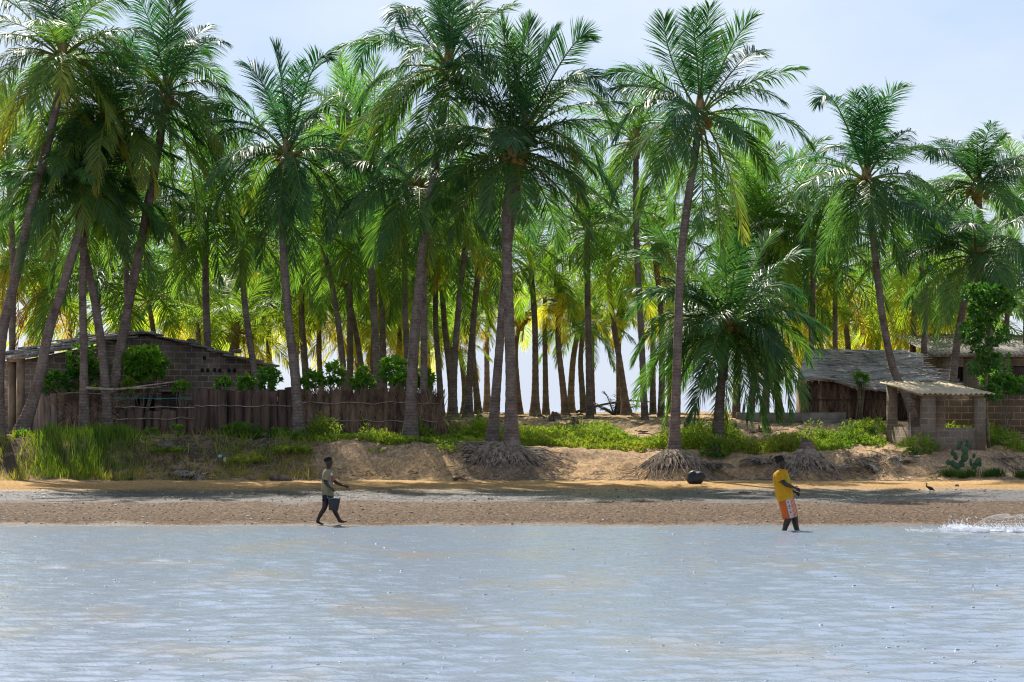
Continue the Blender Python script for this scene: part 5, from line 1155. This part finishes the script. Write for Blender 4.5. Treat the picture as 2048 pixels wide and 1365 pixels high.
b = MB(); loft(b, interp_rings(keys, 26), 48, shirt_print)
sleeve(b, [B(655, 943, -.10), B(653.2, 949, -.165), B(651.0, 961, -.205)], .070, .074); sleeve(b, [B(656, 943, .10), B(659.5, 951, .165), B(666.5, 961.5, .19)], .070, .072)
b.build('shirt', [M_OLIVE, M_RED, M_BLUE, M_WHITE, M_YEL], boy, smooth=True)
b = MB()
loft(b, interp_rings([(B(655.3, 984), .105, .14, 0), (B(655.3, 990), .11, .145, 0), (B(655.4, 996), .112, .15, 0)], 6), 24)
for sg, x1, row1 in ((-1, 652.0, 1004), (1, 660.5, 1004)): sleeve(b, [B(655.2, 991, sg * .075), B(654 if sg < 0 else 658, 997, sg * .078), B(x1, row1, sg * .08)], .098, .088)
b.build('shorts', M_SHORTD, boy, smooth=True)
# ---- bucket
M_BUCK = simple_mat('dark_bucket', (.006, .010, .013), (.011, .017, .021), 3, .5, spec=.5); M_RIM = simple_mat('bucket_rim', (.10, .13, .15), (.16, .19, .21), 3, .3, spec=.6)
bc = B(666.2, 996.5, -.21); bz1 = B(0, 1020.8)[2]
bk = thing('bucket', 'dark plastic bucket hanging from the hand of the boy', 'bucket', (bx0 + bc[0] + .02, bd + bc[1], bz1)); hgt = bc[2] - bz1
b = MB(); n = 28; th = np.arange(n) * 2 * math.pi / n; rr = [(.001, 0), (.095, 0), (.098, .01), (.125, hgt * .8), (.132, hgt), (.126, hgt), (.118, hgt * .8), (.09, .02), (.001, .02)]
V = np.array([[(r_ * math.cos(t), r_ * math.sin(t), z_) for t in th] for r_, z_ in rr]).reshape(-1, 3); i = np.arange(len(rr) - 1)[:, None] * n; j = np.arange(n)[None]; j2 = (j + 1) % n
b.add(V, [np.stack([i + j, i + j2, i + n + j2, i + n + j], -1).reshape(-1, 4)]); o = b.build('pail', M_BUCK, bk, smooth=True); o.rotation_euler = (0, .07, 0)
b = MB(); q = [(.135 * math.cos(t), .135 * math.sin(t), hgt) for t in np.linspace(0, 2 * math.pi, 29)]; b.tube(q, .009, 6, cap=False); o = b.build('rim', M_RIM, bk, smooth=True); o.rotation_euler = (0, .07, 0)
hp = np.array(boy.location) + nw_ + nrm((.75, 0, -.55)) * .085 + np.array([-.01, .02, -.025]) - np.array(bk.location)
b = MB(); a0, a1 = np.array([-.128, 0, hgt - .01]), np.array([.136, 0, hgt - .02]); b.tube(spline([a0, a0 * .55 + hp * .45 + [-.03, 0, .03], hp, a1 * .55 + hp * .45 + [.03, 0, .03], a1], 21), .005, 6); b.build('handle', M_RIM, bk, smooth=True)

# ---- person in yellow, leaning back after casting the net
wd_ = 57.95; wx0 = wx(1570, wd_)
wo_ = thing('person', 'person in yellow shirt and orange shorts wading with both hands forward', 'person', (wx0, wd_, 0))
B = lambda px, row, y=0.0: np.array([wx(px, wd_) - wx0, y, wz(row, wd_)])
J, E = {}, []
J['pelvis'] = (*B(1572, 1006), (.12, .14)); J['waist'] = (*B(1569.5, 985), (.10, .125)); J['chest'] = (*B(1564.5, 961), (.11, .135)); J['neck0'] = (*B(1563.2, 946), (.075, .085)); J['neck'] = (*B(1563.2, 939.5), .046); J['jaw'] = (*B(1565.6, 931.5), (.10, .09)); J['head'] = (*B(1562.2, 924), (.142, .12)); J['crown'] = (*B(1560.2, 918.5), (.11, .098)); J['nose'] = (*B(1571.8, 926, -.03), .015)
E += [('pelvis', 'waist'), ('waist', 'chest'), ('chest', 'neck0'), ('neck0', 'neck'), ('neck', 'jaw'), ('jaw', 'head'), ('head', 'crown'), ('head', 'nose')]
for sg, t in ((-1, 'n'), (1, 'f')): J[t + 'ear'] = (*B(1559.8, 925, sg * .088), .015); E.append(('head', t + 'ear'))
ns, ne, nw_ = B(1556.5, 950.5, -.18), B(1566.5, 967.3, -.25), B(1586, 974.8, -.15)
J['ns'] = (*ns, .056); J['ne'] = (*ne, .05); J['nm'] = (*(ne * .6 + nw_ * .4), .046); J['nw'] = (*nw_, .031); E += [('neck0', 'ns'), ('ns', 'ne'), ('ne', 'nm'), ('nm', 'nw')]
hand(J, E, 'n', nw_, (.85, .1, -.35), (.2, .35, .8), (.15, .3, -.75), 1.0, 'nw')
fs_, fe, fw = B(1567, 950.5, .17), B(1577, 970, .22), B(1587, 983.5, .08)
J['fs'] = (*fs_, .056); J['fe'] = (*fe, .05); J['fm'] = (*(fe * .6 + fw * .4), .046); J['fw'] = (*fw, .026); E += [('neck0', 'fs'), ('fs', 'fe'), ('fe', 'fm'), ('fm', 'fw')]
hand(J, E, 'f', fw, (.75, -.1, -.35), (.2, -.4, .7), (.1, -.35, -.8), 1.0, 'fw')
RS = (.12, .105, .08, .074, .052, .044)
leg(J, E, 'n', B(1573, 1010, -.10), B(1577.5, 1034, -.11), B(1565.6, 1066, -.11), (B(1563.5, 0)[0], -.11, -.12), (B(1578, 0)[0], -.12, -.13), RS)
leg(J, E, 'f', B(1579, 1010, .10), B(1590, 1034, .11), B(1596.2, 1066, .11), (B(1594, 0)[0], .11, -.12), (B(1610, 0)[0], .12, -.13), RS)
body('body', J, E, wo_, 'pelvis')
face(wo_, B(1562.4, 924.5), (.93, -.3, .12), (-.12, 0, 1), .95)
b = MB(); b.ell(B(1559.4, 920.8), (.10, .09, .08), 16, 10, roty(-.4)); b.ell(B(1552.6, 915.5), (.045, .045, .042), 12, 8); b.ell(B(1560, 912.8), (.06, .06, .03), 12, 8); b.build('hair', M_HAIR, wo_, smooth=True)
M_GOLD = simple_mat('yellow_cloth', (.40, .185, .006), (.54, .275, .01), 5, .9, bstr=.6, bdist=.03); M_GRN = simple_mat('print_green', (.14, .33, .03), (.25, .42, .06), 20, .9)
M_ORG = simple_mat('orange_cloth', (.40, .085, .02), (.52, .13, .026), 5, .92); M_PANEL = simple_mat('pale_panel', (.46, .38, .36), (.54, .46, .43), 5, .9); M_STRP = simple_mat('pink_stripe', (.60, .40, .30), (.66, .46, .36), 5, .9); M_INK = simple_mat('ink', (.03, .028, .05), (.05, .045, .07), 5, .9)
def gold(c):
    row = ROW_H + (H_CAM - c[2]) * F_PX / wd_; px = 1024 + (c[0] + wx0) * F_PX / wd_
    return 1 if (955 < row < 964 and 1566 < px < 1578 and c[1] < 0 and ((px - 1572) / 6) ** 2 + ((row - 959.5) / 4.5) ** 2 < .7 + .5 * math.sin(px * 2.3) * math.sin(row * 2.9)) else 0
keys = [(B(1563.2, 939), .055, .062, -.1), (B(1562.4, 942.5), .11, .15, -.1), (B(1561.5, 949), .155, .195, -.08), (B(1563.8, 962), .178, .20, -.06), (B(1566.5, 978), .18, .205, -.05), (B(1569.5, 992), .178, .21, -.25), (B(1571.5, 999), .175, .21, -.38)]
b = MB(); loft(b, interp_rings(keys, 30), 64, gold)
sleeve(b, [B(1562, 945, -.12), B(1556.8, 951, -.20), B(1561, 962.5, -.245)], .085, .086); sleeve(b, [B(1564, 945, .12), B(1568, 952, .19), B(1573.5, 964, .215)], .085, .086)
b.build('shirt', [M_GOLD, M_GRN], wo_, smooth=True)
def trunks(c):
    row = ROW_H + (H_CAM - c[2]) * F_PX / wd_; px = 1024 + (c[0] + wx0) * F_PX / wd_
    if c[1] > -.03: return 0
    e_ = px - (1569.5 + (row - 1000) * .235)        # distance from the panel's leading edge, which leans like the leg
    if 0 < e_ < 8.2:
        t = (row - 1002) / 6.2; k = int(math.floor(t)); u = t - k; w_ = e_ - 2.6
        if 0 <= k < 4 and 0 < w_ < 3.6 and .18 < u < .8:
            gl = [(w_ < 1.2) or (u < .42), (1.2 < w_ < 2.5) or (u > .62), (u < .4) or (w_ > 2.4), (w_ < 1.2) or (.42 < u < .62)][k]
            return 3 if gl else 1
        return 1
    if 8.2 < e_ < 16 and int(e_ * 1.0) % 3 == 0: return 2
    return 0
keys = [(B(1571.2, 990), .14, .18, -.1), (B(1572.5, 1000), .155, .195, -.12), (B(1575.5, 1014), .165, .205, -.12), (B(1578.5, 1026), .16, .21, -.16), (B(1579.8, 1036), .150, .205, -.22)]
b = MB(); loft(b, interp_rings(keys, 60), 150, trunks); b.build('shorts', [M_ORG, M_PANEL, M_STRP, M_INK], wo_, smooth=True)

# ---- heron on the mud flat
hx_, hd_ = wx(1857, 72.5), 72.5; hg_ = g1(hx_, hd_); hn = thing('heron', 'small dark heron standing on the wet mud flat', 'bird', (hx_, hd_, hg_))
b = MB(); b.ell((.05, 0, .125), (.095, .035, .042), 12, 8, roty(.42)); b.tube(spline([(-.01, 0, .15), (-.055, 0, .18), (-.04, 0, .215), (-.045, 0, .25)], 10), np.linspace(.024, .011, 10), 8); b.ell((-.052, 0, .258), (.02, .012, .013), 10, 7); b.tube([(-.065, 0, .258), (-.115, 0, .25)], [.007, .002], 6); b.tube([(.10, 0, .105), (.165, 0, .065)], [.022, .008], 6); b.build('body', simple_mat('dark_plumage', (.018, .022, .03), (.05, .055, .065), 20, .7), hn, smooth=True)
b = MB(); b.tube([(.03, .012, .1), (.025, .012, .05), (.03, .012, -.01)], .005, 5); b.build('leg', M_CLOD, hn); b = MB(); b.tube([(.05, -.012, .1), (.05, -.012, .05), (.058, -.012, -.01)], .005, 5); b.build('leg', M_CLOD, hn)

# ---- cast net closing on the water, and its splash
M_NET = simple_mat('net_cord', (.62, .62, .6), (.8, .8, .78), 9, .7)
ncx, ncd = wx(2030, 57.6), 57.6; r = np.random.default_rng(3); b = MB(); NA, NR = 30, 9; RX, RY, HZ = .92, 1.3, .30
def netp(a, t): rr = 1 - t * .96; return np.array([RX * rr * math.cos(a), RY * rr * math.sin(a), HZ * math.sin(min(1, t * 1.25) * math.pi / 2) ** .8 * (1 + .10 * math.sin(a * 3)) + .01])
for k in range(NA): a = 2 * math.pi * k / NA; b.tube([netp(a + .10 * math.sin(t * 6), t) for t in np.linspace(0, .9, NR)], .0015, 3, cap=False)
for t in np.linspace(0, .9, 8): b.tube([netp(a, t) for a in np.linspace(0, 2 * math.pi, 61)], .0014 if t > 0 else .006, 3, cap=False)
tag(b.build('cast_net', M_NET, loc=(ncx, ncd, 0)), 'thin white cast net billowing just above the splashing water', 'fishing net')
m, nt, out = new_mat('white_water'); p = bsdf(nt, out, (.86, .89, .93), .35, None, spec=.5); p.inputs['Transmission Weight'].default_value = 0.0; M_FOAM = m
b = MB()
for k in range(5200):
    a = r.uniform(math.pi * .78, math.pi * 2.02) if r.random() < .8 else r.uniform(0, 6.28); q = 1 + r.normal(0, .05) + (.35 * r.random() if math.cos(a) < -.5 else 0)
    x, y = RX * 1.15 * q * math.cos(a), RY * .6 * q * math.sin(a); hz = abs(r.normal(0, .045)) + (abs(r.normal(0, .10)) * (r.random() < .2)); s = r.uniform(.003, .014) * (1.0 if hz < .1 else .5)
    b.ell((x, y, hz + .005), (s * r.uniform(.8, 1.4), s, s * r.uniform(.7, 2.6)), 5, 4, roty(r.normal(0, .4)))
for k in range(1900):
    a = r.uniform(math.pi * .86, math.pi * 2.05); q = 1 + r.normal(0, .06); s = r.uniform(.015, .05); b.ell((RX * 1.15 * q * math.cos(a), RY * .6 * q * math.sin(a), .005 + .03 * r.random()), (s * 1.8, s, s * r.uniform(.3, .8)), 7, 5)
for k in range(420):                               # thrown drops and the low foam line trailing off
    x = r.uniform(-2.2, -.2); s = r.uniform(.003, .011); b.ell((x, r.normal(-.1, .3), abs(r.normal(0, .02)) + (r.random() < .25) * r.uniform(0, .30) * math.exp(-((x + .85) / .5) ** 2)), (s * 1.8, s, s), 5, 4)
tag(b.build('splash', M_FOAM, loc=(ncx, ncd, .0)), 'white splash and foam ring thrown up by the cast net', 'splash', kind='stuff')
